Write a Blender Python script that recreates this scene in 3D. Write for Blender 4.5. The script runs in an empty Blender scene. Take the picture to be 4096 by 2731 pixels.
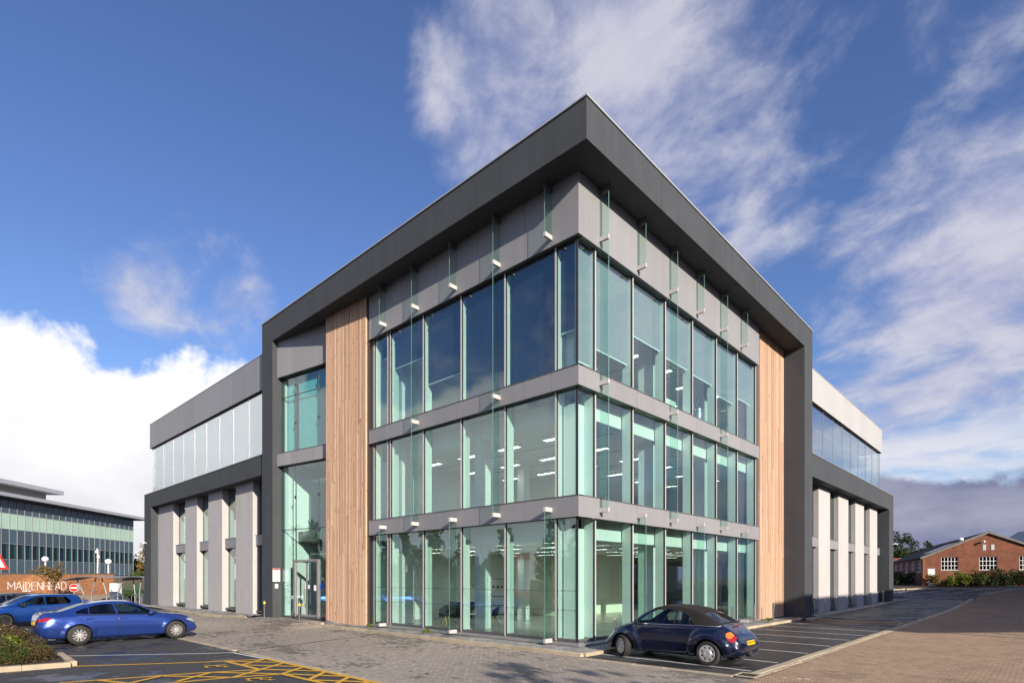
import bpy, bmesh, math, random
import numpy as np
from mathutils import Vector, Matrix
random.seed(7); RNG = np.random.default_rng(7)
S = bpy.context.scene
C = S.collection
R = math.radians

# ---------------------------------------------------------------- camera, sky, sun, exposure
CAM = Vector((10.65, -14.281, 2.2))
cam_d = bpy.data.cameras.new('camera')
cam = bpy.data.objects.new('camera', cam_d); C.objects.link(cam)
cam.location = CAM
cam.rotation_euler = (R(90), 0, R(43.226))
cam_d.sensor_width = 36; cam_d.lens = 20.074; cam_d.shift_y = 0.2311
cam_d.clip_start = 0.1; cam_d.clip_end = 3000
S.camera = cam

SUN_DIR = Vector((1.0, -0.33, 0.385)).normalized()        # towards the sun
SUN_EL = math.asin(SUN_DIR.z)
SUN_ROT = math.atan2(SUN_DIR.x, SUN_DIR.y)

W = bpy.data.worlds.new('World'); S.world = W; W.use_nodes = True
def build_world():
    nt = W.node_tree; nt.nodes.clear()
    N = lambda t, **k: mknode(nt, t, **k)
    L = nt.links.new
    out = N('ShaderNodeOutputWorld'); bg = N('ShaderNodeBackground')
    bg.inputs['Strength'].default_value = 0.1
    sky = N('ShaderNodeTexSky'); sky.sky_type = 'NISHITA'; sky.sun_disc = False
    sky.sun_elevation = SUN_EL; sky.sun_rotation = SUN_ROT
    sky.altitude = 300; sky.air_density = 1.0; sky.dust_density = 0.5; sky.ozone_density = 3.0
    hs = N('ShaderNodeHueSaturation'); hs.inputs['Saturation'].default_value = 1.10; hs.inputs['Hue'].default_value = 0.515
    hs.inputs['Value'].default_value = SKY_VAL
    L(sky.outputs[0], hs.inputs['Color'])
    tc = N('ShaderNodeTexCoord'); sep = N('ShaderNodeSeparateXYZ'); L(tc.outputs['Generated'], sep.inputs[0])
    def math_(op, a, b=None, c=None, clamp=False):
        n = N('ShaderNodeMath'); n.operation = op; n.use_clamp = clamp
        for i, v in enumerate((a, b, c)):
            if v is None: continue
            if isinstance(v, (int, float)): n.inputs[i].default_value = v
            else: L(v, n.inputs[i])
        return n.outputs[0]
    def smooth(v, a, b):
        n = N('ShaderNodeMapRange'); n.interpolation_type = 'SMOOTHSTEP'
        L(v, n.inputs[0]); n.inputs[1].default_value = a; n.inputs[2].default_value = b
        return n.outputs[0]
    def noise(vec, scale, detail=8, rough=0.55, dist=0.0, lac=2.0):
        n = N('ShaderNodeTexNoise'); n.inputs['Scale'].default_value = scale; n.inputs['Detail'].default_value = detail
        n.inputs['Roughness'].default_value = rough; n.inputs['Distortion'].default_value = dist; n.inputs['Lacunarity'].default_value = lac
        L(vec, n.inputs['Vector']); return n.outputs[0]
    z = math_('MAXIMUM', sep.outputs[2], 0.0)
    den = math_('ADD', z, 0.34)
    comb = N('ShaderNodeCombineXYZ')
    L(math_('DIVIDE', sep.outputs[0], den), comb.inputs[0]); L(math_('DIVIDE', sep.outputs[1], den), comb.inputs[1])
    plane = comb.outputs[0]                                   # flat cloud layer seen from below
    # high broken cloud: patches with soft wisps
    def blob(dx, dy, dz, spread):
        v = Vector((dx, dy, dz)).normalized()
        n = N('ShaderNodeVectorMath'); n.operation = 'DOT_PRODUCT'
        L(tc.outputs['Generated'], n.inputs[0]); n.inputs[1].default_value = v
        return smooth(n.outputs['Value'], math.cos(R(spread)), 1.0)
    cover = None
    for (dx, dy, dz, sp, amt) in CLOUD_PATCHES:
        b = math_('MULTIPLY', blob(dx, dy, dz, sp), amt)
        cover = b if cover is None else math_('MAXIMUM', cover, b)
    mp = N('ShaderNodeMapping'); mp.inputs['Rotation'].default_value = (0, 0, R(25)); mp.inputs['Scale'].default_value = (1.0, 1.2, 1.0)
    L(plane, mp.inputs[0])
    n1 = noise(mp.outputs[0], 1.9, 9, 0.55, 0.25)
    n2 = noise(mp.outputs[0], 6.5, 8, 0.6, 0.25)
    hi = math_('ADD', math_('MULTIPLY', n1, 0.62), math_('MULTIPLY', n2, 0.38))
    hi = math_('ADD', hi, math_('MULTIPLY', math_('SUBTRACT', cover, 0.5), 0.42))
    hi_a = math_('MULTIPLY', smooth(hi, 0.43, 0.63), 0.86)
    # low cumulus bank round the horizon: height of its top varies with direction
    nrm = N('ShaderNodeVectorMath'); nrm.operation = 'MULTIPLY'; nrm.inputs[1].default_value = (1, 1, 0.35)
    L(tc.outputs['Generated'], nrm.inputs[0])
    lay = N('ShaderNodeVectorMath'); lay.operation = 'MULTIPLY'; lay.inputs[1].default_value = (1, 1, 3.2)
    L(tc.outputs['Generated'], lay.inputs[0])
    big = noise(nrm.outputs[0], 1.7, 2, 0.5)
    puff = noise(tc.outputs['Generated'], 7.0, 9, 0.58, 0.3)
    puff2 = noise(tc.outputs['Generated'], 3.2, 4, 0.5)
    west = smooth(math_('ADD', math_('MULTIPLY', sep.outputs[0], -0.97), math_('MULTIPLY', sep.outputs[1], -0.22)), 0.50, 0.78)
    bank = west
    top = math_('ADD', 0.150, math_('MULTIPLY', bank, 0.163))
    top = math_('ADD', top, math_('MULTIPLY', math_('SUBTRACT', puff2, 0.5), 0.12))
    top = math_('ADD', top, math_('MULTIPLY', math_('SUBTRACT', puff, 0.5), 0.17))
    edge = math_('SUBTRACT', top, sep.outputs[2])
    cu_a = smooth(edge, -0.004, 0.018)
    # shading inside the bank: bright crowns, grey bases and folds
    fold = noise(lay.outputs[0], 3.2, 6, 0.55, 0.3)
    depth = smooth(edge, 0.02, 0.24)
    shade = math_('ADD', math_('MULTIPLY', depth, 0.40), math_('MULTIPLY', math_('SUBTRACT', fold, 0.5), 1.0))
    shade = math_('ADD', shade, math_('MULTIPLY', math_('SUBTRACT', 1.0, bank), 0.85), clamp=True)
    cu = N('ShaderNodeMix'); cu.data_type = 'RGBA'
    L(shade, cu.inputs[0]); cu.inputs[6].default_value = (7.4, 7.4, 7.5, 1); cd_ = N('ShaderNodeMix'); cd_.data_type = 'RGBA'; L(bank, cd_.inputs[0]); cd_.inputs[6].default_value = (1.3, 1.45, 2.5, 1); cd_.inputs[7].default_value = (3.9, 3.95, 4.4, 1); L(cd_.outputs[2], cu.inputs[7])
    # bright veil above the dark bank
    veil = noise(lay.outputs[0], 2.6, 7, 0.58, 0.5)
    band = math_('MULTIPLY', smooth(sep.outputs[2], 0.06, 0.12), math_('SUBTRACT', 1.0, smooth(sep.outputs[2], 0.17, 0.24)))
    veil_a = math_('MULTIPLY', math_('MULTIPLY', smooth(veil, 0.40, 0.56), band), 0.95)
    hic = N('ShaderNodeMix'); hic.data_type = 'RGBA'
    L(smooth(n2, 0.35, 0.7), hic.inputs[0]); hic.inputs[6].default_value = (3.3, 3.4, 4.7, 1); hic.inputs[7].default_value = (5.0, 4.95, 5.5, 1)
    def over(base, col, a):
        m = N('ShaderNodeMix'); m.data_type = 'RGBA'; L(a, m.inputs[0])
        L(base, m.inputs[6])
        if isinstance(col, tuple): m.inputs[7].default_value = col
        else: L(col, m.inputs[7])
        return m.outputs[2]
    res = over(hs.outputs[0], hic.outputs[2], hi_a)
    res = over(res, (5.6, 5.6, 6.1, 1), veil_a)
    res = over(res, cu.outputs[2], cu_a)
    L(res, bg.inputs['Color']); L(bg.outputs[0], out.inputs[0])

SKY_VAL = 1.2
CLOUD_PATCHES = [(-0.335, 0.717, 0.613, 19, 0.67), (-0.068, 0.923, 0.382, 16, 0.69), (-0.53, 0.54, 0.65, 10, 0.56),
                 (-0.06, 0.80, 0.59, 11, 0.50), (-0.196, 0.95, 0.24, 10, 0.66), (-0.877, 0.262, 0.403, 9, 0.47), (0.45, 0.84, 0.35, 24, 0.78), (0.3, -0.7, 0.6, 40, 0.6), (0.9, 0.3, 0.5, 35, 0.55), (-0.5, -0.8, 0.35, 30, 0.55)]
def mknode(nt, t, **k):
    n = nt.nodes.new(t)
    for a, b in k.items(): setattr(n, a, b)
    return n
build_world()

sun_d = bpy.data.lights.new('sun', 'SUN'); sun_d.energy = 5.0; sun_d.angle = R(0.6); sun_d.color = (1.0, 0.895, 0.755)
sun = bpy.data.objects.new('sun', sun_d); C.objects.link(sun)
sun.location = (60, -20, 30)
sun.rotation_euler = SUN_DIR.to_track_quat('Z', 'Y').to_euler()

S.view_settings.view_transform = 'Standard'; S.view_settings.look = 'None'
S.view_settings.exposure = 0.5; S.view_settings.gamma = 1.0; S.view_settings.use_curve_mapping = False
S.render.engine = 'CYCLES'
S.cycles.transparent_max_bounces = 40; S.cycles.max_bounces = 10
S.cycles.sample_clamp_indirect = 6.0
S.cycles.caustics_reflective = False; S.cycles.caustics_refractive = False

# ---------------------------------------------------------------- materials
def mat(name):
    m = bpy.data.materials.new(name); m.use_nodes = True
    nt = m.node_tree; b = nt.nodes['Principled BSDF']
    return m, nt, b
def tnoise(nt, scale, detail=4, rough=0.55, coord='Object', mapscale=None):
    tc = nt.nodes.new('ShaderNodeTexCoord'); n = nt.nodes.new('ShaderNodeTexNoise')
    n.inputs['Scale'].default_value = scale; n.inputs['Detail'].default_value = detail; n.inputs['Roughness'].default_value = rough
    if coord == 'World':
        g = nt.nodes.new('ShaderNodeNewGeometry'); src = g.outputs['Position']
    else: src = tc.outputs[coord]
    if mapscale:
        mp = nt.nodes.new('ShaderNodeMapping'); mp.inputs['Scale'].default_value = mapscale
        nt.links.new(src, mp.inputs[0]); src = mp.outputs[0]
    nt.links.new(src, n.inputs['Vector']); return n
def ramp(nt, src, stops):
    r = nt.nodes.new('ShaderNodeValToRGB'); nt.links.new(src, r.inputs[0])
    e = r.color_ramp.elements
    while len(e) < len(stops): e.new(0.5)
    for el, (p, c) in zip(e, stops): el.position = p; el.color = (*c, 1) if len(c) == 3 else c
    return r
def bump(nt, b, src, strength, dist):
    n = nt.nodes.new('ShaderNodeBump'); n.inputs['Strength'].default_value = strength; n.inputs['Distance'].default_value = dist
    nt.links.new(src, n.inputs['Height']); nt.links.new(n.outputs[0], b.inputs['Normal']); return n
def vary(col, f): return tuple(c*f for c in col)
def surf(name, col, rough=0.6, metal=0.0, spread=0.12, scale=3.0, bumps=None, spec=0.5, coord='World', per=0.0, coat=0.0, streak=0.0):
    """base colour broken by two noises, optional fine bump, optional tint per object"""
    m, nt, b = mat(name)
    n = tnoise(nt, scale, 6, 0.6, coord)
    r = ramp(nt, n.outputs[0], [(0.25, vary(col, 1-spread)), (0.75, vary(col, 1+spread))])
    c = r.outputs[0]
    if streak:                                       # faint rain streaks running down the wall
        sn = tnoise(nt, 1.0, 5, 0.6, coord, (5.0, 5.0, 0.12)); sm = nt.nodes.new('ShaderNodeMapRange')
        nt.links.new(sn.outputs[0], sm.inputs[0]); sm.inputs[1].default_value = 0.3; sm.inputs[2].default_value = 0.7; sm.inputs[3].default_value = 1-streak; sm.inputs[4].default_value = 1+streak
        sv = nt.nodes.new('ShaderNodeVectorMath'); sv.operation = 'SCALE'; nt.links.new(c, sv.inputs[0]); nt.links.new(sm.outputs[0], sv.inputs['Scale']); c = sv.outputs[0]
    if per:
        oi = nt.nodes.new('ShaderNodeObjectInfo'); mr = nt.nodes.new('ShaderNodeMapRange')
        nt.links.new(oi.outputs['Random'], mr.inputs[0]); mr.inputs[3].default_value = 1-per; mr.inputs[4].default_value = 1+per
        vm = nt.nodes.new('ShaderNodeVectorMath'); vm.operation = 'SCALE'
        nt.links.new(c, vm.inputs[0]); nt.links.new(mr.outputs[0], vm.inputs['Scale']); c = vm.outputs[0]
    nt.links.new(c, b.inputs['Base Color'])
    b.inputs['Roughness'].default_value = rough; b.inputs['Metallic'].default_value = metal
    b.inputs['Specular IOR Level'].default_value = spec
    if coat: b.inputs['Coat Weight'].default_value = coat; b.inputs['Coat Roughness'].default_value = 0.03
    if bumps:
        bn = tnoise(nt, bumps[0], 5, 0.7, coord); bump(nt, b, bn.outputs[0], bumps[1], bumps[2])
    return m
def glass(name, tint, f0=0.07, rough=0.0, haze=0.0):
    """thin architectural glass: angle-dependent mirror over tinted clear view"""
    m = bpy.data.materials.new(name); m.use_nodes = True; nt = m.node_tree; nt.nodes.clear()
    out = nt.nodes.new('ShaderNodeOutputMaterial'); mix = nt.nodes.new('ShaderNodeMixShader')
    tr = nt.nodes.new('ShaderNodeBsdfTransparent'); tr.inputs[0].default_value = (*tint, 1)
    gl = nt.nodes.new('ShaderNodeBsdfGlossy'); gl.inputs['Roughness'].default_value = rough; gl.inputs[0].default_value = (0.92, 0.97, 1.0, 1)
    g = nt.nodes.new('ShaderNodeNewGeometry')
    dt = nt.nodes.new('ShaderNodeVectorMath'); dt.operation = 'DOT_PRODUCT'
    nt.links.new(g.outputs['Normal'], dt.inputs[0]); nt.links.new(g.outputs['Incoming'], dt.inputs[1])
    def M(op, a, b=None):
        n = nt.nodes.new('ShaderNodeMath'); n.operation = op
        for i, v in enumerate((a, b)):
            if v is None: continue
            if isinstance(v, (int, float)): n.inputs[i].default_value = v
            else: nt.links.new(v, n.inputs[i])
        return n.outputs[0]
    c = M('ABSOLUTE', dt.outputs['Value']); q = M('POWER', M('SUBTRACT', 1.0, c), 5.0)
    f = M('ADD', M('MULTIPLY', q, 1-f0), f0)
    nz = tnoise(nt, 0.7, 2, 0.5, 'World'); nz.noise_dimensions = '4D'; oi = nt.nodes.new('ShaderNodeObjectInfo'); wm = nt.nodes.new('ShaderNodeMath'); wm.operation = 'MULTIPLY'; nt.links.new(oi.outputs['Random'], wm.inputs[0]); wm.inputs[1].default_value = 40.0; nt.links.new(wm.outputs[0], nz.inputs['W']); bp = nt.nodes.new('ShaderNodeBump'); bp.inputs['Strength'].default_value = 0.05; bp.inputs['Distance'].default_value = 0.08
    nt.links.new(nz.outputs[0], bp.inputs['Height']); nt.links.new(bp.outputs[0], gl.inputs['Normal'])
    nt.links.new(f, mix.inputs[0]); nt.links.new(tr.outputs[0], mix.inputs[1]); nt.links.new(gl.outputs[0], mix.inputs[2])
    nt.links.new(mix.outputs[0], out.inputs[0]); return m
def emit(name, col, strength):
    m, nt, b = mat(name); b.inputs['Base Color'].default_value = (*col, 1)
    b.inputs['Emission Color'].default_value = (*col, 1); b.inputs['Emission Strength'].default_value = strength
    return m
def island(name, stops, rough=0.85, fine=60, spread=0.25, attr=None):
    """tint each separate piece of a joined mesh by its own random value"""
    m, nt, b = mat(name)
    g = nt.nodes.new('ShaderNodeNewGeometry'); r = ramp(nt, g.outputs['Random Per Island'], stops)
    n = tnoise(nt, fine, 4, 0.7, 'World'); mr = nt.nodes.new('ShaderNodeMapRange')
    nt.links.new(n.outputs[0], mr.inputs[0]); mr.inputs[3].default_value = 1-spread; mr.inputs[4].default_value = 1+spread
    sc = nt.nodes.new('ShaderNodeVectorMath'); sc.operation = 'SCALE'
    nt.links.new(r.outputs[0], sc.inputs[0]); nt.links.new(mr.outputs[0], sc.inputs['Scale'])
    c = sc.outputs[0]
    if attr:
        a = nt.nodes.new('ShaderNodeAttribute'); a.attribute_name = attr
        s2 = nt.nodes.new('ShaderNodeVectorMath'); s2.operation = 'SCALE'
        nt.links.new(c, s2.inputs[0]); nt.links.new(a.outputs['Fac'], s2.inputs['Scale']); c = s2.outputs[0]
    nt.links.new(c, b.inputs['Base Color']); b.inputs['Roughness'].default_value = rough
    bump(nt, b, n.outputs[0], 0.25, 0.004)
    return m
def asphalt(name, wet):
    m, nt, b = mat(name)
    f = tnoise(nt, 90, 5, 0.8, 'World'); w = tnoise(nt, 0.55, 6, 0.62, 'World', (1.0, 1.0, 1.0)); w2 = tnoise(nt, 2.2, 5, 0.6, 'World')
    add = nt.nodes.new('ShaderNodeMath'); add.operation = 'MULTIPLY_ADD'; nt.links.new(w2.outputs[0], add.inputs[0]); add.inputs[1].default_value = 0.35
    nt.links.new(w.outputs[0], add.inputs[2])
    mask = nt.nodes.new('ShaderNodeMapRange'); mask.interpolation_type = 'SMOOTHSTEP'; nt.links.new(add.outputs[0], mask.inputs[0])
    mask.inputs[1].default_value = 0.72-wet*0.14; mask.inputs[2].default_value = 0.80-wet*0.14     # 1 = dry
    dry = ramp(nt, f.outputs[0], [(0.3, (0.030, 0.029, 0.030)), (0.62, (0.062, 0.060, 0.060)), (0.8, (0.12, 0.115, 0.11))])
    wetc = ramp(nt, f.outputs[0], [(0.3, (0.014, 0.014, 0.016)), (0.7, (0.032, 0.032, 0.036))])
    mx = nt.nodes.new('ShaderNodeMix'); mx.data_type = 'RGBA'; nt.links.new(mask.outputs[0], mx.inputs[0])
    nt.links.new(wetc.outputs[0], mx.inputs[6]); nt.links.new(dry.outputs[0], mx.inputs[7]); nt.links.new(mx.outputs[2], b.inputs['Base Color'])
    ro = nt.nodes.new('ShaderNodeMapRange'); nt.links.new(mask.outputs[0], ro.inputs[0]); ro.inputs[3].default_value = 0.62-0.3*wet; ro.inputs[4].default_value = 0.92
    nt.links.new(ro.outputs[0], b.inputs['Roughness'])
    bump(nt, b, f.outputs[0], 0.5, 0.006); return m
def timber(name):
    m, nt, b = mat(name)
    oi = nt.nodes.new('ShaderNodeObjectInfo')
    g = tnoise(nt, 2.0, 7, 0.65, 'World', (9, 9, 0.5))
    base = ramp(nt, oi.outputs['Random'], [(0.0, (0.45, 0.275, 0.178)), (0.35, (0.585, 0.384, 0.262)), (0.7, (0.67, 0.465, 0.328)), (1.0, (0.53, 0.33, 0.21))])
    gr = ramp(nt, g.outputs[0], [(0.25, (0.76, 0.73, 0.70)), (0.5, (1, 1, 1)), (0.75, (1.1, 1.08, 1.04))])
    mu = nt.nodes.new('ShaderNodeMix'); mu.data_type = 'RGBA'; mu.blend_type = 'MULTIPLY'; mu.inputs[0].default_value = 1
    nt.links.new(base.outputs[0], mu.inputs[6]); nt.links.new(gr.outputs[0], mu.inputs[7])
    kn = tnoise(nt, 3.2, 2, 0.5, 'World', (4.0, 4.0, 1.3)); kr = ramp(nt, kn.outputs[0], [(0.66, (1, 1, 1)), (0.72, (0.5, 0.36, 0.26))])
    m2 = nt.nodes.new('ShaderNodeMix'); m2.data_type = 'RGBA'; m2.blend_type = 'MULTIPLY'; m2.inputs[0].default_value = 1
    nt.links.new(mu.outputs[2], m2.inputs[6]); nt.links.new(kr.outputs[0], m2.inputs[7])
    nt.links.new(m2.outputs[2], b.inputs['Base Color']); b.inputs['Roughness'].default_value = 0.7
    return m
def paint(name, col, metal=0.35, rough=0.28):
    m, nt, b = mat(name)
    n = tnoise(nt, 900, 2, 0.5, 'Object'); r = ramp(nt, n.outputs[0], [(0.35, vary(col, 0.85)), (0.65, vary(col, 1.2))])
    nt.links.new(r.outputs[0], b.inputs['Base Color'])
    b.inputs['Metallic'].default_value = metal; b.inputs['Roughness'].default_value = rough
    b.inputs['Coat Weight'].default_value = 1.0; b.inputs['Coat Roughness'].default_value = 0.02
    # road film on the lower body
    g = nt.nodes.new('ShaderNodeNewGeometry')
    return m
def leafmat(name, a, b_, c):
    m, nt, b = mat(name)
    g = nt.nodes.new('ShaderNodeNewGeometry'); r = ramp(nt, g.outputs['Random Per Island'], [(0.0, a), (0.5, b_), (1.0, c)])
    nt.links.new(r.outputs[0], b.inputs['Base Color']); b.inputs['Roughness'].default_value = 0.6; b.inputs['Specular IOR Level'].default_value = 0.3
    out = nt.nodes['Material Output']; tl = nt.nodes.new('ShaderNodeBsdfTranslucent'); mx = nt.nodes.new('ShaderNodeMixShader'); mx.inputs[0].default_value = 0.25
    nt.links.new(r.outputs[0], tl.inputs[0]); nt.links.new(b.outputs[0], mx.inputs[1]); nt.links.new(tl.outputs[0], mx.inputs[2]); nt.links.new(mx.outputs[0], out.inputs[0])
    return m

M = {}
M['render_dark'] = surf('render_dark', (0.054, 0.060, 0.068), 0.9, 0, 0.12, 0.9, (140, 0.35, 0.004), streak=0.10)
M['render_light'] = surf('render_light', (0.465, 0.448, 0.442), 0.9, 0, 0.06, 1.0, (120, 0.3, 0.004), streak=0.05)
M['panel'] = surf('panel', (0.272, 0.270, 0.280), 0.5, 0.05, 0.05, 0.7, None, per=0.06, streak=0.05)
M['panel_wing'] = surf('panel_wing', (0.46, 0.45, 0.44), 0.5, 0.05, 0.04, 0.7, None, per=0.05)
M['alu'] = surf('alu', (0.42, 0.40, 0.39), 0.38, 0.6, 0.05)
M['alu_dark'] = surf('alu_dark', (0.13, 0.13, 0.135), 0.45, 0.3, 0.06)
M['alu_light'] = surf('alu_light', (0.60, 0.58, 0.56), 0.4, 0.25, 0.04)
M['gasket'] = surf('gasket', (0.018, 0.018, 0.02), 0.6)
M['shadow_gap'] = surf('shadow_gap', (0.05, 0.05, 0.052), 0.8)
M['coping'] = surf('coping', (0.50, 0.51, 0.52), 0.45, 0.3, 0.05)
M['white_in'] = surf('white_in', (0.78, 0.78, 0.76), 0.7, 0, 0.02)
M['cream_in'] = surf('cream_in', (0.82, 0.79, 0.65), 0.8, 0, 0.03)
M['carpet'] = surf('carpet', (0.20, 0.195, 0.19), 0.45, 0, 0.2, 1.5)
M['stonefloor'] = surf('stonefloor', (0.34, 0.33, 0.30), 0.25, 0, 0.1, 2.0)
M['ceiling'] = surf('ceiling', (0.80, 0.80, 0.79), 0.85, 0, 0.04)
M['ceil_strip'] = surf('ceil_strip', (0.25, 0.25, 0.25), 0.7)
M['lamp'] = emit('lamp', (1.0, 0.96, 0.88), 9.0)
M['glass'] = glass('glass', (0.86, 0.975, 0.948), 0.105)
M['glass_wing'] = glass('glass_wing', (0.95, 0.98, 0.975), 0.42)
M['fin_edge'] = surf('fin_edge', (0.20, 0.36, 0.32), 0.15)
M['glass_fin'] = glass('glass_fin', (0.84, 0.93, 0.89), 0.05)
M['glass_clear'] = glass('glass_clear', (0.80, 0.88, 0.86), 0.05)
M['glass_dark'] = glass('glass_dark', (0.22, 0.24, 0.26), 0.07)
M['glass_mid'] = glass('glass_mid', (0.45, 0.62, 0.60), 0.08)
M['blind_navy'] = surf('blind_navy', (0.020, 0.028, 0.085), 0.8, 0, 0.15, 6)
M['blind_mauve'] = surf('blind_mauve', (0.30, 0.27, 0.33), 0.8, 0, 0.1, 6)
M['blind_teal'] = surf('blind_teal', (0.12, 0.34, 0.38), 0.75, 0, 0.1, 2)
M['blind_white'] = surf('blind_white', (0.82, 0.82, 0.81), 0.75, 0, 0.04, 2)
M['timber'] = timber('timber')
M['timber_back'] = surf('timber_back', (0.05, 0.03, 0.022), 0.9)
M['asphalt_wet'] = asphalt('asphalt_wet', 1.0)
M['asphalt'] = asphalt('asphalt', 0.35)
M['joint'] = surf('joint', (0.085, 0.075, 0.065), 0.95, 0, 0.2, 4)
M['ground'] = surf('ground', (0.10, 0.095, 0.085), 0.95, 0, 0.3, 0.5)
M['paver_red'] = island('paver_red', [(0, (0.325, 0.218, 0.142)), (0.5, (0.378, 0.260, 0.170)), (1, (0.425, 0.302, 0.200))], 0.9, 70, 0.35, 'wear')
M['paver_grey'] = island('paver_grey', [(0, (0.295, 0.255, 0.21)), (0.6, (0.325, 0.28, 0.233)), (1, (0.355, 0.307, 0.257))], 0.88, 70, 0.35, 'wear')
M['paver_slab'] = island('paver_slab', [(0, (0.22, 0.215, 0.205)), (0.5, (0.30, 0.29, 0.275)), (1, (0.36, 0.345, 0.33))], 0.85, 40, 0.3, 'wear')
M['kerb'] = surf('kerb', (0.44, 0.365, 0.255), 0.9, 0, 0.16, 3.0, (90, 0.35, 0.004), per=0.12)
M['white_paint'] = surf('white_paint', (0.72, 0.71, 0.68), 0.7, 0, 0.16, 9)
M['yellow_paint'] = surf('yellow_paint', (0.72, 0.40, 0.035), 0.7, 0, 0.18, 9)
M['steel'] = surf('steel', (0.62, 0.61, 0.60), 0.22, 1.0, 0.04)
M['galv'] = surf('galv', (0.34, 0.35, 0.36), 0.5, 0.6, 0.12, 5)
M['yellow'] = surf('yellow', (0.75, 0.50, 0.02), 0.5)
M['white'] = surf('white', (0.78, 0.78, 0.77), 0.5, 0, 0.03)
M['black'] = surf('black', (0.012, 0.012, 0.013), 0.5)
M['red'] = surf('red', (0.55, 0.035, 0.02), 0.45)
M['blue'] = surf('blue', (0.02, 0.13, 0.55), 0.45)
M['navy_cloth'] = surf('navy_cloth', (0.02, 0.035, 0.07), 0.85)
M['wood_leg'] = surf('wood_leg', (0.55, 0.36, 0.10), 0.5)
M['iron'] = surf('iron', (0.05, 0.047, 0.045), 0.7, 0.4, 0.2, 8)
M['brick_a'] = island('brick_a', [(0, (0.19, 0.075, 0.034)), (0.35, (0.27, 0.112, 0.045)), (0.7, (0.32, 0.14, 0.055)), (1, (0.22, 0.095, 0.055))], 0.9, 40, 0.25)
M['mortar'] = surf('mortar', (0.20, 0.16, 0.12), 0.95)
M['concrete'] = surf('concrete', (0.34, 0.33, 0.30), 0.9, 0, 0.12, 3)
M['roof_slate'] = surf('roof_slate', (0.080, 0.064, 0.052), 0.9, 0, 0.3, 1.5, None, 0.15)
M['green_fence'] = surf('green_fence', (0.02, 0.10, 0.06), 0.6)
M['bark'] = surf('bark', (0.10, 0.075, 0.055), 0.9, 0, 0.3, 12)
M['soil'] = surf('soil', (0.06, 0.042, 0.03), 0.95, 0, 0.3, 8)
M['leaf_dark'] = leafmat('leaf_dark', (0.012, 0.024, 0.009), (0.028, 0.048, 0.014), (0.055, 0.075, 0.02))
M['leaf_mid'] = leafmat('leaf_mid', (0.03, 0.055, 0.012), (0.06, 0.09, 0.02), (0.10, 0.12, 0.03))
M['leaf_olive'] = leafmat('leaf_olive', (0.09, 0.11, 0.03), (0.14, 0.15, 0.045), (0.20, 0.19, 0.06))
M['leaf_bright'] = leafmat('leaf_bright', (0.07, 0.11, 0.012), (0.14, 0.18, 0.02), (0.20, 0.22, 0.03))
M['leaf_autumn'] = leafmat('leaf_autumn', (0.16, 0.085, 0.02), (0.22, 0.14, 0.03), (0.17, 0.15, 0.04))
M['heather'] = leafmat('heather', (0.085, 0.038, 0.022), (0.085, 0.062, 0.024), (0.115, 0.105, 0.034))
M['petal'] = surf('petal', (0.75, 0.68, 0.66), 0.7)
M['office_dark'] = glass('office_dark', (0.10, 0.13, 0.15), 0.06)
M['office_mint'] = surf('office_mint', (0.46, 0.63, 0.51), 0.25, 0, 0.05, 0.5, None, per=0.05)
M['office_navy'] = surf('office_navy', (0.075, 0.112, 0.138), 0.12, 0, 0.06, 0.4, None, per=0.10)
M['office_frame'] = surf('office_frame', (0.33, 0.36, 0.37), 0.5, 0.2)
M['tyre'] = surf('tyre', (0.022, 0.021, 0.020), 0.75, 0, 0.2, 20)
M['rim'] = surf('rim', (0.60, 0.58, 0.56), 0.35, 0.5, 0.05)
M['rim_dark'] = surf('rim_dark', (0.03, 0.03, 0.032), 0.5, 0.3)
M['car_dark'] = surf('car_dark', (0.012, 0.012, 0.013), 0.6)
M['seat'] = surf('seat', (0.022, 0.024, 0.030), 0.8)
M['chrome'] = surf('chrome', (0.75, 0.75, 0.75), 0.12, 1.0, 0.02)
M['lens_red'] = surf('lens_red', (0.34, 0.008, 0.008), 0.12, 0, 0.05, coat=1)
M['lens_amber'] = surf('lens_amber', (0.75, 0.20, 0.015), 0.15, 0, 0.1, coat=1)
M['lens_clear'] = surf('lens_clear', (0.55, 0.57, 0.60), 0.1, 0.4, 0.05, coat=1)
M['plate_y'] = surf('plate_y', (0.80, 0.52, 0.01), 0.4)
M['soft_top'] = surf('soft_top', (0.011, 0.009, 0.008), 0.92, 0, 0.3, 5, (200, 0.3, 0.002))
M['paint_beetle'] = paint('paint_beetle', (0.004, 0.008, 0.030), 0.15, 0.25)
M['paint_sedan'] = paint('paint_sedan', (0.024, 0.062, 0.29), 0.5, 0.26)
M['paint_hatch'] = paint('paint_hatch', (0.012, 0.075, 0.34), 0.55, 0.25)
M['paint_grey'] = paint('paint_grey', (0.10, 0.11, 0.13), 0.6, 0.28)
M['paint_white'] = paint('paint_white', (0.62, 0.62, 0.60), 0.0, 0.3)

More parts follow.
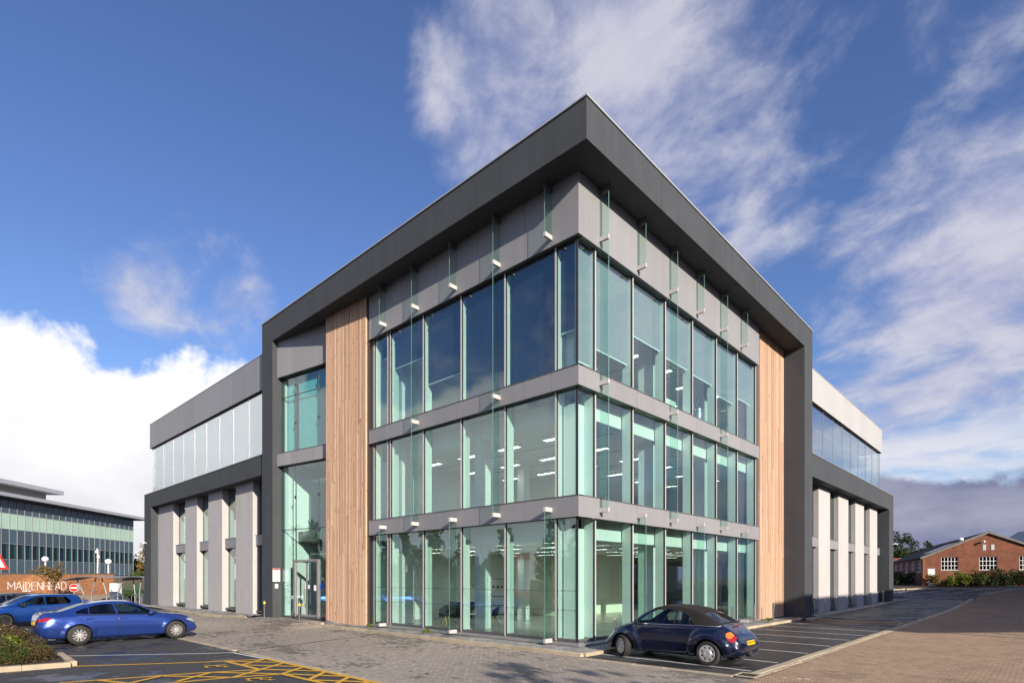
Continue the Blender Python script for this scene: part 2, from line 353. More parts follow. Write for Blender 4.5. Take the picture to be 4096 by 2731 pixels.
# ---------------------------------------------------------------- helpers
def hgt(x, y):
    """ground level: flat by the corner, rising to the far right, a small ramp up to the entrance"""
    h = 3.77e-5*max(0.0, min(y, 65.0)-22.0)**2.8
    def ss(a, b, v):
        t = min(1, max(0, (v-a)/(b-a))); return t*t*(3-2*t)
    h += 0.15*ss(-4.2, -0.9, y)*ss(-24.0, -20.0, x)*(1-ss(-15.2, -12.6, x))*(1-ss(2, 5, y))
    return h
def link(name, me, mats, parent=None, smooth=False):
    o = bpy.data.objects.new(name, me)
    for m in (mats if isinstance(mats, (list, tuple)) else [mats]): me.materials.append(m)
    if smooth: me.polygons.foreach_set('use_smooth', [True]*len(me.polygons))
    C.objects.link(o)
    if parent is not None: o.parent = parent
    return o
def tag(o, label=None, cat=None, group=None, kind=None):
    if label: o['label'] = label
    if cat: o['category'] = cat
    if group: o['group'] = group
    if kind: o['kind'] = kind
    return o
def thing(name, label, cat, loc=(0, 0, 0), rz=0.0, group=None):
    o = bpy.data.objects.new(name, None); C.objects.link(o); o.empty_display_size = 0.2
    o.location = loc; o.rotation_euler = (0, 0, rz)
    return tag(o, label, cat, group)
def copy_tree(o, parent=None):
    c = o.copy(); C.objects.link(c); c.parent = parent
    for ch in list(o.children): copy_tree(ch, c)
    return c
class MB:
    """collects solids into one mesh"""
    def __init__(s): s.v = []; s.f = []; s.m = []
    def add(s, vs, fs, mi=0):
        b = len(s.v); s.v += [tuple(v) for v in vs]; s.f += [tuple(b+i for i in f) for f in fs]; s.m += [mi]*len(fs); return s
    def box(s, x0, x1, y0, y1, z0, z1, mi=0, mx=None):
        vs = [(x, y, z) for z in (z0, z1) for y in (y0, y1) for x in (x0, x1)]
        if mx is not None: vs = [mx @ Vector(v) for v in vs]
        return s.add(vs, [(0, 2, 3, 1), (4, 5, 7, 6), (0, 1, 5, 4), (1, 3, 7, 5), (3, 2, 6, 7), (2, 0, 4, 6)], mi)
    def beam(s, a, b, w, h=None, mi=0, up=(0, 0, 1)):
        a = Vector(a); b = Vector(b); h = w if h is None else h
        d = (b-a).normalized(); u = Vector(up)
        if abs(d.dot(u)) > 0.98: u = Vector((1, 0, 0))
        r = d.cross(u).normalized(); u = r.cross(d)
        vs = [p+r*sx*w/2+u*sy*h/2 for p in (a, b) for sx, sy in ((-1, -1), (1, -1), (1, 1), (-1, 1))]
        return s.add(vs, [(3, 2, 1, 0), (4, 5, 6, 7), (0, 1, 5, 4), (1, 2, 6, 5), (2, 3, 7, 6), (3, 0, 4, 7)], mi)
    def tube(s, pts, rads, n=10, mi=0, cap=True):
        pts = [Vector(p) for p in pts]
        if isinstance(rads, (int, float)): rads = [rads]*len(pts)
        base = len(s.v); ref = None
        for i, p in enumerate(pts):
            d = (pts[min(i+1, len(pts)-1)]-pts[max(i-1, 0)]).normalized()
            if ref is None:
                ref = Vector((0, 0, 1)) if abs(d.z) < 0.9 else Vector((1, 0, 0))
            r = (ref-d*ref.dot(d)).normalized(); ref = r; u = d.cross(r)
            s.v += [tuple(p+(r*math.cos(2*math.pi*k/n)+u*math.sin(2*math.pi*k/n))*rads[i]) for k in range(n)]
        for i in range(len(pts)-1):
            for k in range(n):
                s.f.append((base+i*n+k, base+i*n+(k+1) % n, base+(i+1)*n+(k+1) % n, base+(i+1)*n+k)); s.m.append(mi)
        if cap:
            s.f.append(tuple(base+k for k in reversed(range(n)))); s.m.append(mi)
            e = base+(len(pts)-1)*n; s.f.append(tuple(e+k for k in range(n))); s.m.append(mi)
        return s
    def lathe(s, prof, n=24, mi=0, axis='z', center=(0, 0, 0)):
        base = len(s.v); c = Vector(center)
        for (r, h) in prof:
            for k in range(n):
                a = 2*math.pi*k/n; p = (r*math.cos(a), r*math.sin(a), h)
                if axis == 'y': p = (p[0], p[2], p[1])
                if axis == 'x': p = (p[2], p[0], p[1])
                s.v.append(tuple(c+Vector(p)))
        for i in range(len(prof)-1):
            for k in range(n):
                q = (base+i*n+k, base+i*n+(k+1) % n, base+(i+1)*n+(k+1) % n, base+(i+1)*n+k)
                s.f.append(q if axis != 'y' else q[::-1]); s.m.append(mi)
        return s
    def prism(s, poly, z0, z1, mi=0, mx=None):
        n = len(poly); vs = [(x, y, z0) for x, y in poly]+[(x, y, z1) for x, y in poly]
        if mx is not None: vs = [mx @ Vector(v) for v in vs]
        return s.add(vs, [tuple(reversed(range(n))), tuple(range(n, 2*n))]+[(i, (i+1) % n, n+(i+1) % n, n+i) for i in range(n)], mi)
    def mesh(s, name):
        me = bpy.data.meshes.new(name); me.from_pydata(s.v, [], s.f)
        if any(s.m): me.polygons.foreach_set('material_index', s.m)
        me.update(); return me
    def build(s, name, mats, parent=None, smooth=False): return link(name, s.mesh(name), mats, parent, smooth)
def box(name, x0, x1, y0, y1, z0, z1, m, parent=None):
    return MB().box(min(x0, x1), max(x0, x1), min(y0, y1), max(y0, y1), z0, z1).build(name, m, parent)
def text_mesh(body, size, extrude=0.0, align='LEFT'):
    cu = bpy.data.curves.new('t', 'FONT'); cu.body = body; cu.size = size; cu.extrude = extrude; cu.align_x = align; cu.resolution_u = 2
    o = bpy.data.objects.new('t', cu); C.objects.link(o)
    dg = bpy.context.evaluated_depsgraph_get(); me = bpy.data.meshes.new_from_object(o.evaluated_get(dg))
    bpy.data.objects.remove(o); bpy.data.curves.remove(cu); return me
def np_mesh(name, verts, quads, mats, parent=None, wear=None, per=8):
    """verts (n,3) array, quads (m,4) array -> object"""
    me = bpy.data.meshes.new(name)
    me.vertices.add(len(verts)); me.vertices.foreach_set('co', np.ascontiguousarray(verts, dtype=np.float32).ravel())
    me.loops.add(quads.size); me.loops.foreach_set('vertex_index', quads.ravel().astype(np.int32))
    me.polygons.add(len(quads)); me.polygons.foreach_set('loop_start', np.arange(0, quads.size, 4, dtype=np.int32))
    try: me.polygons.foreach_set('loop_total', np.full(len(quads), 4, dtype=np.int32))
    except Exception: pass
    me.update(calc_edges=True); me.validate(); me.polygons.foreach_set('use_smooth', [False]*len(me.polygons))
    if wear is not None:
        a = me.attributes.new('wear', 'FLOAT', 'POINT'); a.data.foreach_set('value', np.repeat(wear, per).astype(np.float32))
    return link(name, me, mats, parent)
# ---------------------------------------------------------------- ground sheets
def sheet(name, xs, ys, m, dz, parent=None, kind='structure'):
    vs = []; fs = []
    for y in ys:
        for x in xs: vs.append((x, y, hgt(x, y)+dz))
    nx = len(xs)
    for j in range(len(ys)-1):
        for i in range(nx-1): fs.append((j*nx+i, j*nx+i+1, (j+1)*nx+i+1, (j+1)*nx+i))
    me = bpy.data.meshes.new(name); me.from_pydata(vs, [], fs); me.update()
    o = link(name, me, m, parent)
    if kind and parent is None: o['kind'] = kind
    return o
def rng(a, b, st):
    n = max(1, int(math.ceil((b-a)/st))); return [a+(b-a)*i/n for i in range(n+1)]
gx = [-900, -400, -200]+rng(-120, 60, 5)+[120, 250, 500, 900]
gy = [-900, -400, -200, -100]+rng(-60, 100, 3)+[150, 250, 500, 900]
sheet('ground', gx, gy, M['ground'], -0.06)
yard = sheet('car_park', rng(1.1, 5.55, 2.3), rng(-1.35, 50.5, 1.2), M['asphalt'], 0.0)
yard['kind'] = 'structure'
lot = sheet('parking_area', rng(-62, 3.5, 8), [-32, -24, -16, -12, -9, -7.45], M['asphalt_wet'], 0.0)
bed_red = sheet('brick_paved_yard', rng(5.4, 40, 3), rng(-16, 72, 1.5), M['joint'], -0.022)
bed_grey = sheet('block_paved_drive', rng(-62, 5.5, 1.2), rng(-7.5, -0.5, 0.5), M['joint'], -0.022)
far_lot = sheet('far_road', rng(-30, 5.3, 3), rng(50.6, 74, 2), M['asphalt'], -0.012)

# ---------------------------------------------------------------- block paving as real blocks
def lattice(x, y, seed, sc):
    r = np.random.default_rng(seed); T = r.random((97, 97))
    u = x*sc+31.7; v = y*sc+17.3
    i = np.floor(u).astype(int); j = np.floor(v).astype(int); fu = u-i; fv = v-j
    fu = fu*fu*(3-2*fu); fv = fv*fv*(3-2*fv)
    g = lambda a, b: T[a % 97, b % 97]
    return (g(i, j)*(1-fu)+g(i+1, j)*fu)*(1-fv)+(g(i, j+1)*(1-fu)+g(i+1, j+1)*fu)*fv
hv = np.vectorize(hgt)
cd = np.array([-0.68488, 0.72866]); cr = np.array([0.72866, 0.68488])
def view(cx, cy, cz):
    dx = cx-CAM.x; dy = cy-CAM.y; Z = dx*cd[0]+dy*cd[1]; X = dx*cr[0]+dy*cr[1]
    px = 512+571.0*X/np.maximum(Z, 0.01); py = 578-571.0*(cz-2.2)/np.maximum(Z, 0.01)
    ok = (Z > 1) & (px > -14) & (px < 1038) & (py < 694)
    return Z, ok
def paving(parent, x0, x1, y0, y1, bl, bw, inside, m, m_one, wearf, dz=0.0, n_one=300, jit=0.0016, seed=1, stack=False, gap=0.004, bev=0.004, gapx=None):
    r = np.random.default_rng(seed)
    rows = np.arange(y0, y1, bw); cols = np.arange(x0-bl, x1, bl)
    X, Y = np.meshgrid(cols, rows)
    off = (np.arange(len(rows)) % 2)*bl*0.5
    if not stack: X = X+off[:, None]
    cx = (X+bl/2).ravel(); cy = (Y+bw/2).ravel()
    keep = inside(cx, cy)
    cx = cx[keep]; cy = cy[keep]
    cz = hv(cx, cy)+dz
    Z, ok = view(cx, cy, cz)
    cx, cy, cz, Z = cx[ok], cy[ok], cz[ok], Z[ok]
    cz = cz+r.normal(0, jit, len(cx))
    w = wearf(cx, cy, r)
    order = np.argsort(Z); one = order[:n_one]; rest = order[n_one:]
    hx, hy = bl/2-(gapx or gap), bw/2-gap
    tx, ty = hx-bev, hy-bev
    tmpl = np.array([(-hx, -hy, -0.02), (hx, -hy, -0.02), (hx, hy, -0.02), (-hx, hy, -0.02), (-tx, -ty, 0), (tx, -ty, 0), (tx, ty, 0), (-tx, ty, 0)])
    q = np.array([(4, 5, 6, 7), (0, 1, 5, 4), (1, 2, 6, 5), (2, 3, 7, 6), (3, 0, 4, 7)])
    P = np.stack([cx, cy, cz], 1)[rest]
    V = (P[:, None, :]+tmpl[None]).reshape(-1, 3)
    F = (np.arange(len(P))[:, None, None]*8+q[None]).reshape(-1, 4)
    o = np_mesh('paver', V, F, m, parent, w[rest]); o['kind'] = 'stuff'
    me = bpy.data.meshes.new('paver'); me.from_pydata([tuple(v) for v in tmpl], [], [tuple(f) for f in q]); me.update(); me.materials.append(m_one)
    for i in one:
        b = bpy.data.objects.new('paver', me); C.objects.link(b); b.parent = parent
        b.location = (cx[i], cy[i], cz[i])
    return o
red_one = surf('paver_red_one', (0.378, 0.260, 0.170), 0.9, 0, 0.2, 60, (80, 0.3, 0.004), per=0.1)
grey_one = surf('paver_grey_one', (0.325, 0.28, 0.233), 0.88, 0, 0.2, 60, (80, 0.3, 0.004), per=0.09)
slab_one = surf('paver_slab_one', (0.30, 0.29, 0.275), 0.85, 0, 0.2, 40, (60, 0.3, 0.004), per=0.22)
def wear_red(x, y, r):
    n = lattice(x, y, 3, 0.8)*0.6+lattice(x, y, 4, 2.5)*0.4
    w = 0.94+0.22*(n-0.5)
    stain = lattice(x*0.35, y, 9, 2.1)
    w = np.where((stain > 0.78) & (r.random(len(x)) < 0.55), w*0.78, w)
    far = np.clip((y-14)/20, 0, 1)
    return w*(1-0.05*far)
def wear_grey(x, y, r):
    n = lattice(x, y, 5, 0.7)*0.5+lattice(x, y, 6, 1.9)*0.3+lattice(x, y, 7, 4.7)*0.2
    w = 1.0+0.25*(lattice(x, y, 8, 0.25)-0.5)+r.normal(0, 0.02, len(x))
    near = np.clip((y+9)/8, 0, 1)                     # more damp moss towards the building
    thr = 0.755-0.14*near
    damp = (n+r.normal(0, 0.09, len(x))) > thr
    return np.where(damp, w*(0.46+0.2*r.random(len(x))), w)
def wear_slab(x, y, r):
    n = lattice(x, y, 15, 0.9)*0.5+lattice(x, y, 16, 2.7)*0.5
    w = 1.0+0.2*(n-0.5)
    damp = (n+r.normal(0, 0.12, len(x))) > 0.60
    return np.where(damp, w*0.5, w)
paving(bed_red, 5.9, 20, -8, 60, 0.2, 0.1, lambda x, y: x > 5.92, M['paver_red'], red_one, wear_red, 0.0, 300, seed=11, gap=0.0022, bev=0.002, gapx=0.0095)
def in_grey(x, y):
    front = np.where(x < -14.2, -0.55, -1.32)
    front = np.where(x < -20.4, -2.0, front)
    front = np.where(x > 1.25, -1.57, front)
    a = (y < front) & (y > -7.28) & (x > -30)
    b = (x > -2.0) & (x < 5.85) & (y <= -7.28) & (y > -9.5) & ((x-1.5)*0.0+y > -7.28)
    return a | b
paving(bed_grey, -30, 5.9, -9.6, -0.5, 0.2, 0.1, in_grey, M['paver_grey'], grey_one, wear_grey, 0.0, 300, seed=12, gap=0.0009, bev=0.0010, gapx=0.0018)

# ---------------------------------------------------------------- footpath round the building
path = MB()
path.box(-11.6, 1.0, -1.16, 0.3, -0.05, 0.070)
path.box(-14.4, -11.6, -1.16, 0.3, -0.05, 0.068)
path.box(-0.3, 1.0, 0.3, 18.9, -0.05, 0.070)
path.box(-44.5, -20.2, -1.7, 0.3, -0.05, 0.070)
pv = path.build('footpath', M['joint']); pv['kind'] = 'structure'
sheet2 = sheet('far_footpath', [-0.3, 0.35, 1.0], rng(18.9, 46, 1.5), M['concrete'], 0.09)
def in_path(x, y):
    a = (x > -14.3) & (x < 1.02) & (y > -1.14) & (y < 0.05)
    b = (x > -0.1) & (x < 1.02) & (y >= 0.05) & (y < 18.7)
    c = (x > -44) & (x < -20.4) & (y > -1.72) & (y < 0.05)
    return a | b | c
paving(pv, -44, 1.1, -1.8, 18.7, 0.3, 0.2, in_path, M['paver_slab'], slab_one, wear_slab, 0.1, 200, seed=13, gap=0.002, bev=0.003)

# ---------------------------------------------------------------- kerbs, one stone after another
kerb_root = thing('kerb', None, None); kerb_root['kind'] = 'structure'
def kerb_run(pts, w, top, L=0.915, low=-0.05, gap=0.006, follow=True):
    for a, b in zip(pts[:-1], pts[1:]):
        a = Vector((*a, 0)); b = Vector((*b, 0)); d = b-a; n = max(1, round(d.length/L)); ang = math.atan2(d.y, d.x); ln = d.length/n
        key = (round(ln, 3), w, top)
        if key not in KM:
            bm = bmesh.new(); bmesh.ops.create_cube(bm, size=1)
            for v in bm.verts: v.co = Vector((v.co.x*(ln-gap), v.co.y*w, low+(v.co.z+0.5)*(top-low)))
            bmesh.ops.bevel(bm, geom=[e for e in bm.edges if all(v.co.z > top-0.001 for v in e.verts)], offset=0.012, segments=1, affect='EDGES')
            me = bpy.data.meshes.new('kerb_stone'); bm.to_mesh(me); bm.free(); me.materials.append(M['kerb']); KM[key] = me
        for i in range(n):
            c = a+d*((i+0.5)/n)
            o = bpy.data.objects.new('kerb_stone', KM[key]); C.objects.link(o); o.parent = kerb_root
            o.location = (c.x, c.y, (hgt(c.x, c.y) if follow else 0)+random.uniform(-0.003, 0.003)); o.rotation_euler = (0, 0, ang+random.uniform(-0.002, 0.002))
KM = {}
kerb_run([(-14.35, -1.24), (1.10, -1.24)], 0.15, 0.105)
kerb_run([(1.10, -1.17), (1.10, 17.3)], 0.15, 0.105)
kerb_run([(1.18, 17.35), (0.95, 18.7)], 0.15, 0.105)
kerb_run([(1.38, 18.6), (1.38, 20.7)], 0.30, 0.085, 1.0)
kerb_run([(1.06, 20.9), (1.06, 46.0)], 0.15, 0.105)
kerb_run([(1.3, 43.9), (1.3, 46.4)], 0.40, 0.085, 1.0)
kerb_run([(-43.2, -1.30), (-33, -1.75), (-26.5, -2.05), (-20.6, -1.72)], 0.15, 0.105)
kerb_run([(1.2, -1.45), (5.45, -1.45)], 0.22, 0.006)
kerb_run([(5.68, -0.75), (5.68, 50)], 0.22, 0.006)
kerb_run([(5.86, -0.75), (5.86, 50)], 0.10, 0.004)
kerb_run([(-7.0, -7.36), (3.4, -7.36)], 0.18, 0.006)
kerb_run([(-40, -7.36), (-7.5, -7.36)], 0.20, 0.008)
kerb_run([(1.1, 50.6), (5.6, 50.6)], 0.2, 0.01)
kerb_run([(-6, 56.5), (2, 61.5), (16, 61.0)], 0.3, 0.12, 1.2)

# gully grate let into the corner of the bay edging
gr = thing('drain_grate', 'rusty slotted gully grate at the corner of the bay edging', 'drain', (5.66, -1.12, 0.0))
fr = MB(); w = 0.20
fr.box(-w-.06, w+.06, -w-.12, -w, 0.0, 0.012); fr.box(-w-.06, w+.06, w, w+.12, 0.0, 0.012); fr.box(-w-.06, -w, -w, w, 0, 0.012); fr.box(w, w+.06, -w, w, 0, 0.012)
fr.build('frame', M['kerb'], gr)
MB().box(-w, w, -w, w, -0.004, 0.002).build('pit_shade', M['black'], gr)  # flat black sheet stands in for the shade below the bars
for k in range(8):
    x = -w+0.03+k*0.0486
    box('bar', x-0.011, x+0.011, -w+.01, w-.01, 0.003, 0.011, M['iron'], gr)

# dark slot drain across the drive
sd = MB()
a = Vector((-7.17, -7.30, 0)); b = Vector((-8.55, -1.70, 0)); sd.beam(a+Vector((0, 0, 0.003)), b+Vector((0, 0, 0.003)), 0.06, 0.010)
tag(sd.build('slot_drain', M['iron']), 'narrow dark slot drain running across the grey block drive', 'drain')
mh = thing('inspection_cover', 'pale round inspection cover in the footpath by the glass corner', 'cover', (-1.55, -0.72, 0.1))
MB().lathe([(0.0, 0.006), (0.17, 0.006), (0.19, 0.0)], 24).build('lid', M['concrete'], mh)

# ---------------------------------------------------------------- painted lines (thin sheets on the asphalt)
def stripe(name, pts, w, m, parent, dz=0.005, wid=None):
    """a painted stroke through the points, following the ground"""
    vs = []; fs = []
    P = [Vector((p[0], p[1], 0)) for p in pts]
    for i, p in enumerate(P):
        d = (P[min(i+1, len(P)-1)]-P[max(i-1, 0)]).normalized(); n = Vector((-d.y, d.x, 0))
        for s_ in (1, -1):
            q = p+n*s_*w/2; vs.append((q.x, q.y, hgt(q.x, q.y)+dz))
    for i in range(len(P)-1): fs.append((2*i, 2*i+1, 2*i+3, 2*i+2))
    me = bpy.data.meshes.new(name); me.from_pydata(vs, [], fs); me.update()
    return link(name, me, m, parent)
ys = [-0.44, 1.38, 3.92, 6.36, 8.80, 11.04, 13.40, 15.80]
for y in ys:
    stripe('bay_line', [(1.25, y+0.02), (3, y+0.0), (4.9, y-0.01), (5.25, y-0.05), (5.5, y-0.06)], 0.085, M['white_paint'], yard)
for k in range(10):
    y = 22.0+k*2.42
    stripe('bay_line', [(1.2, y), (4.9, y), (5.5, y-0.06)], 0.085, M['white_paint'], yard)
stripe('bay_line', [(1.2, 47.6), (5.5, 47.6)], 0.1, M['white_paint'], yard)
def bay_hatch(y0, y1, parent, n=3):
    stripe('hatch_line', [(1.5, y0), (5.45, y0)], 0.09, M['yellow_paint'], parent)
    stripe('hatch_line', [(1.5, y1), (5.45, y1)], 0.09, M['yellow_paint'], parent)
    stripe('hatch_line', [(5.4, y0), (5.4, y1)], 0.09, M['yellow_paint'], parent, 0.007)
    for k in range(n):
        a = 1.5+k*3.95/n; b = a+3.95/n
        stripe('hatch_line', [(a, y0), (b, y1)], 0.09, M['yellow_paint'], parent, 0.009)
        stripe('hatch_line', [(a, y1), (b, y0)], 0.09, M['yellow_paint'], parent, 0.011)
bay_hatch(18.1, 19.5, yard, 2)
bay_hatch(44.4, 46.2, yard, 2)
for k in range(5):
    stripe('bay_line', [(-3.0+k*2.3, 56.2), (-1.2+k*2.3, 60.8)], 0.12, M['white_paint'], far_lot, 0.012)
stripe('bay_line', [(-4, 55.6), (9.5, 56.0)], 0.12, M['white_paint'], far_lot, 0.02)
Y = M['yellow_paint']
strokes = [
 [(-7.16, -11.39), (-5.58, -8.97), (-5.34, -8.44), (-4.92, -7.55)], [(-5.34, -8.44), (-3.21, -8.40)],
 [(-4.53, -12.05), (-3.75, -9.57), (-3.21, -8.40)], [(-4.92, -7.55), (-4.32, -8.40)], [(-5.20, -8.42), (-3.99, -7.50)],
 [(-3.87, -7.50), (-2.55, -9.30)], [(-4.23, -8.38), (-2.93, -7.50)], [(-2.83, -7.50), (-2.19, -8.35)],
 [(-3.35, -12.3), (-2.77, -10.38), (-2.57, -9.37), (-2.19, -8.35)], [(-3.60, -9.35), (-2.19, -8.35)], [(-3.88, -10.32), (-2.61, -9.36)],
 [(-3.21, -8.40), (-1.86, -7.50)], [(-1.78, -7.47), (-1.02, -8.30)], [(-2.14, -8.34), (-0.78, -7.48)], [(-2.19, -8.35), (0.35, -8.24)],
 [(-0.91, -8.25), (0.27, -7.48)], [(-0.70, -7.50), (-0.10, -8.20)], [(-2.86, -10.31), (-3.60, -9.35)],
 [(-4.92, -7.545), (2.6, -7.49)], [(-4.31, -11.45), (-3.0, -10.95)], [(-3.38, -11.01), (-3.86, -10.33)], [(0.2, -7.5), (0.45, -8.9)]]
for i, s_ in enumerate(strokes): stripe('hatch_line', s_, 0.115, Y, lot, 0.005+0.0007*i)
stripe('bay_line', [(-9.80, -11.29), (-7.47, -8.35), (-7.02, -7.61)], 0.09, M['white_paint'], lot, 0.004)
stripe('bay_line', [(-7.02, -7.61), (-5.05, -7.52)], 0.09, M['white_paint'], lot, 0.0045)
def wheelchair(cx, cy, s):
    """painted wheelchair symbol, lying with its head towards the drive edge"""
    U = Vector((0.50, 0.87, 0)); V = Vector((0.87, -0.50, 0)); o = Vector((cx, cy, 0))
    def P(a, b): q = o+U*a*s+V*b*s; return (q.x, q.y)
    stripe('wheelchair_sign', [P(-0.62, -0.10), P(-0.36, -0.08), P(0.02, -0.06)], 0.16*s, Y, lot, 0.020)
    stripe('wheelchair_sign', [P(0.02, -0.02), P(0.05, 0.25), P(0.40, 0.30), P(0.42, 0.55), P(0.62, 0.5)], 0.13*s, Y, lot, 0.021)
    arc = [P(0.02+0.48*math.cos(t), 0.20+0.42*math.sin(t)) for t in [2.2+0.30*k for k in range(13)]]
    stripe('wheelchair_sign', arc, 0.10*s, Y, lot, 0.022)
wheelchair(-4.50, -8.92, 0.52); wheelchair(-1.90, -8.95, 0.52)

# litter specks
for i, (x, y) in enumerate(((6.75, -0.75), (6.62, -0.85), (6.35, -0.95))):
    tag(box('paper_scrap', x, x+0.10-0.02*i, y, y+0.05, 0.003, 0.006, M['white']), ['larger white paper scrap on the red block paving', 'small white paper scrap beside the larger one on the red paving', 'tiny white scrap nearest the gully on the red paving'][i], 'litter', 'paper scraps on the red paving')
# ================================================================ office building
OB = thing('office_building', 'modern grey three storey glass corner office with dark oversailing roof frame and timber slat walls', 'office building')
def face(side):
    """(s, o, z): s metres along the facade from the glass corner, o metres out from the glass"""
    if side == 'L': return lambda s0, s1, o0, o1: (-s1, -s0, -o1, -o0)
    return lambda s0, s1, o0, o1: (o0, o1, s0, s1)
def fb(side, name, s0, s1, o0, o1, z0, z1, m, parent=OB):
    x0, x1, y0, y1 = face(side)(s0, s1, o0, o1)
    return box(name, x0, x1, y0, y1, z0, z1, m, parent)
def fbm(mb, side, s0, s1, o0, o1, z0, z1, mi=0):
    x0, x1, y0, y1 = face(side)(s0, s1, o0, o1); mb.box(x0, x1, y0, y1, z0, z1, mi)
g_ = M

# ---- roof canopy and portal frame (rendered)
MB().box(-20.25, 1.13, -1.08, 20.1, 14.63, 15.82).build('roof_canopy', M['render_dark'], OB)
cp = MB(); cp.box(-20.29, 1.17, -1.12, -0.75, 15.822, 15.87); cp.box(0.80, 1.17, -0.748, 20.14, 15.822, 15.87)
cp.build('coping', M['coping'], OB)
# movement joints in the render, cut as thin dark lines standing 1 mm proud
for x in (-3.4, -6.2, -9.0, -12.5, -16.0): box('render_joint', x-0.006, x+0.006, -1.083, -1.079, 14.66, 15.80, M['shadow_gap'], OB)
for y in (3.2, 7.4, 11.6, 15.8): box('render_joint', 1.131, 1.134, y-0.006, y+0.006, 14.66, 15.80, M['shadow_gap'], OB)
MB().box(-20.25, -18.98, -1.08, 0.4, 0.0, 14.628).build('frame_leg', M['render_dark'], OB)
MB().box(-0.5, 1.13, 18.72, 20.1, 0.0, 14.628).build('frame_leg', M['render_dark'], OB)

# ---- curtain walls
FL = [(0.30, 4.10), (4.78, 8.13), (8.76, 12.74)]
SL = {'L': [0.0, 0.81, 3.06, 5.33, 7.60, 9.86, 10.05, 11.10], 'R': [0.0, 0.90, 3.17, 5.50, 7.76, 10.07, 12.36, 14.62]}
FINS = {'L': [0.87, 3.17, 5.44, 7.74, 9.98], 'R': [0.94, 3.23, 5.54, 7.80, 10.10, 12.37]}
for side in 'LR':
    S_ = SL[side]
    for fi, (z0, z1) in enumerate(FL):
        for a, b in zip(S_[:-1], S_[1:]):
            if b-a < 0.3:
                fb(side, 'infill_panel', a+0.03, b-0.03, -0.01, 0.015, z0, z1, M['panel']); continue
            a_ = a+(0.028 if a == 0 else 0.0)
            fb(side, 'window_pane', a_+0.012, b-0.012, 0.0, 0.022, z0+0.01, z1-0.01, M['glass'])
        # frame head and foot rails
        fb(side, 'transom', 0.026 if side == 'L' else 0.03, S_[-1], -0.06, 0.035, z0-0.075, z0+0.005, M['alu'] if fi else M['alu_dark'])
        fb(side, 'transom', 0.03, S_[-1], -0.06, 0.03, z1-0.005, z1+0.06, M['gasket'])
        for s in S_[1:]:
            fb(side, 'mullion', s-0.028, s+0.028, 0.003, 0.062, z0-0.07, z1+0.04, M['alu_light'])
            fb(side, 'mullion_seal', s-0.036, s-0.029, -0.02, 0.05, z0-0.05, z1+0.02, M['gasket'])
            fb(side, 'mullion_box', s-0.035, s+0.045, -0.36, -0.004, z0, z1+0.02, M['white_in'])
for z0, z1 in FL:
    box('corner_seal', -0.026, 0.026, -0.026, 0.026, z0-0.07, z1+0.05, M['gasket'], OB)
    box('corner_post', -0.10, -0.03, 0.03, 0.10, z0, z1, M['white_in'], OB)

# ---- spandrel bands and top fascia
JL = {'L': [-0.2, 0.87, 2.02, 3.17, 4.30, 5.44, 6.59, 7.74, 8.86, 9.98, 11.30], 'R': [-0.176, 0.94, 3.23, 5.54, 7.80, 10.10, 12.37, 14.72]}
for side in 'LR':
    J = JL[side]; end = J[-1]
    for bi, (z0, z1) in enumerate(((4.10, 4.74), (8.13, 8.73), (12.74, 14.626))):
        fb(side, 'spandrel_core', -0.16 if side == 'L' else 0.27, end-0.02, -0.25 if bi < 2 else -0.1, 0.168, z0+0.02, z1-0.01, M['shadow_gap'])
        for a, b in zip(J[:-1], J[1:]):
            g0 = 0.0 if a < 0 else 0.006
            fb(side, 'spandrel_panel' if bi < 2 else 'fascia_panel', a+g0, b-0.006, 0.176, 0.20, z0, z1, M['panel'])
        fb(side, 'spandrel_soffit', -0.17 if side == 'L' else 0.04, end-0.01, 0.04, 0.172, z0+0.003, z0+0.018, M['alu_dark'])
        if bi < 2:
            fb(side, 'band_capping', -0.215 if side == 'L' else -0.17, end+0.01, 0.0, 0.215, z1+0.002, z1+0.03, M['alu_dark'])

# ---- sloped base sill
for side in 'LR':
    s = MB(); s0 = -0.24; s1 = SL[side][-1]+0.12
    prof = [(0.24, 0.115), (0.24, 0.165), (0.05, 0.215), (0.05, 0.10)]
    n = len(prof); V = []
    for k, se in enumerate((s0, s1)):
        for o, z in prof:
            sv = se if k else -o
            V.append((-sv, -o, z) if side == 'L' else (o, sv, z))
    s.add(V, [tuple(range(n)), tuple(range(2*n-1, n-1, -1))]+[(i, (i+1) % n, n+(i+1) % n, n+i)[::-1] for i in range(n)])
    s.build('base_sill', M['alu'], OB)
    fb(side, 'base_plinth', 0.03, s1, -0.2, 0.12, 0.0, 0.112, M['shadow_gap'])

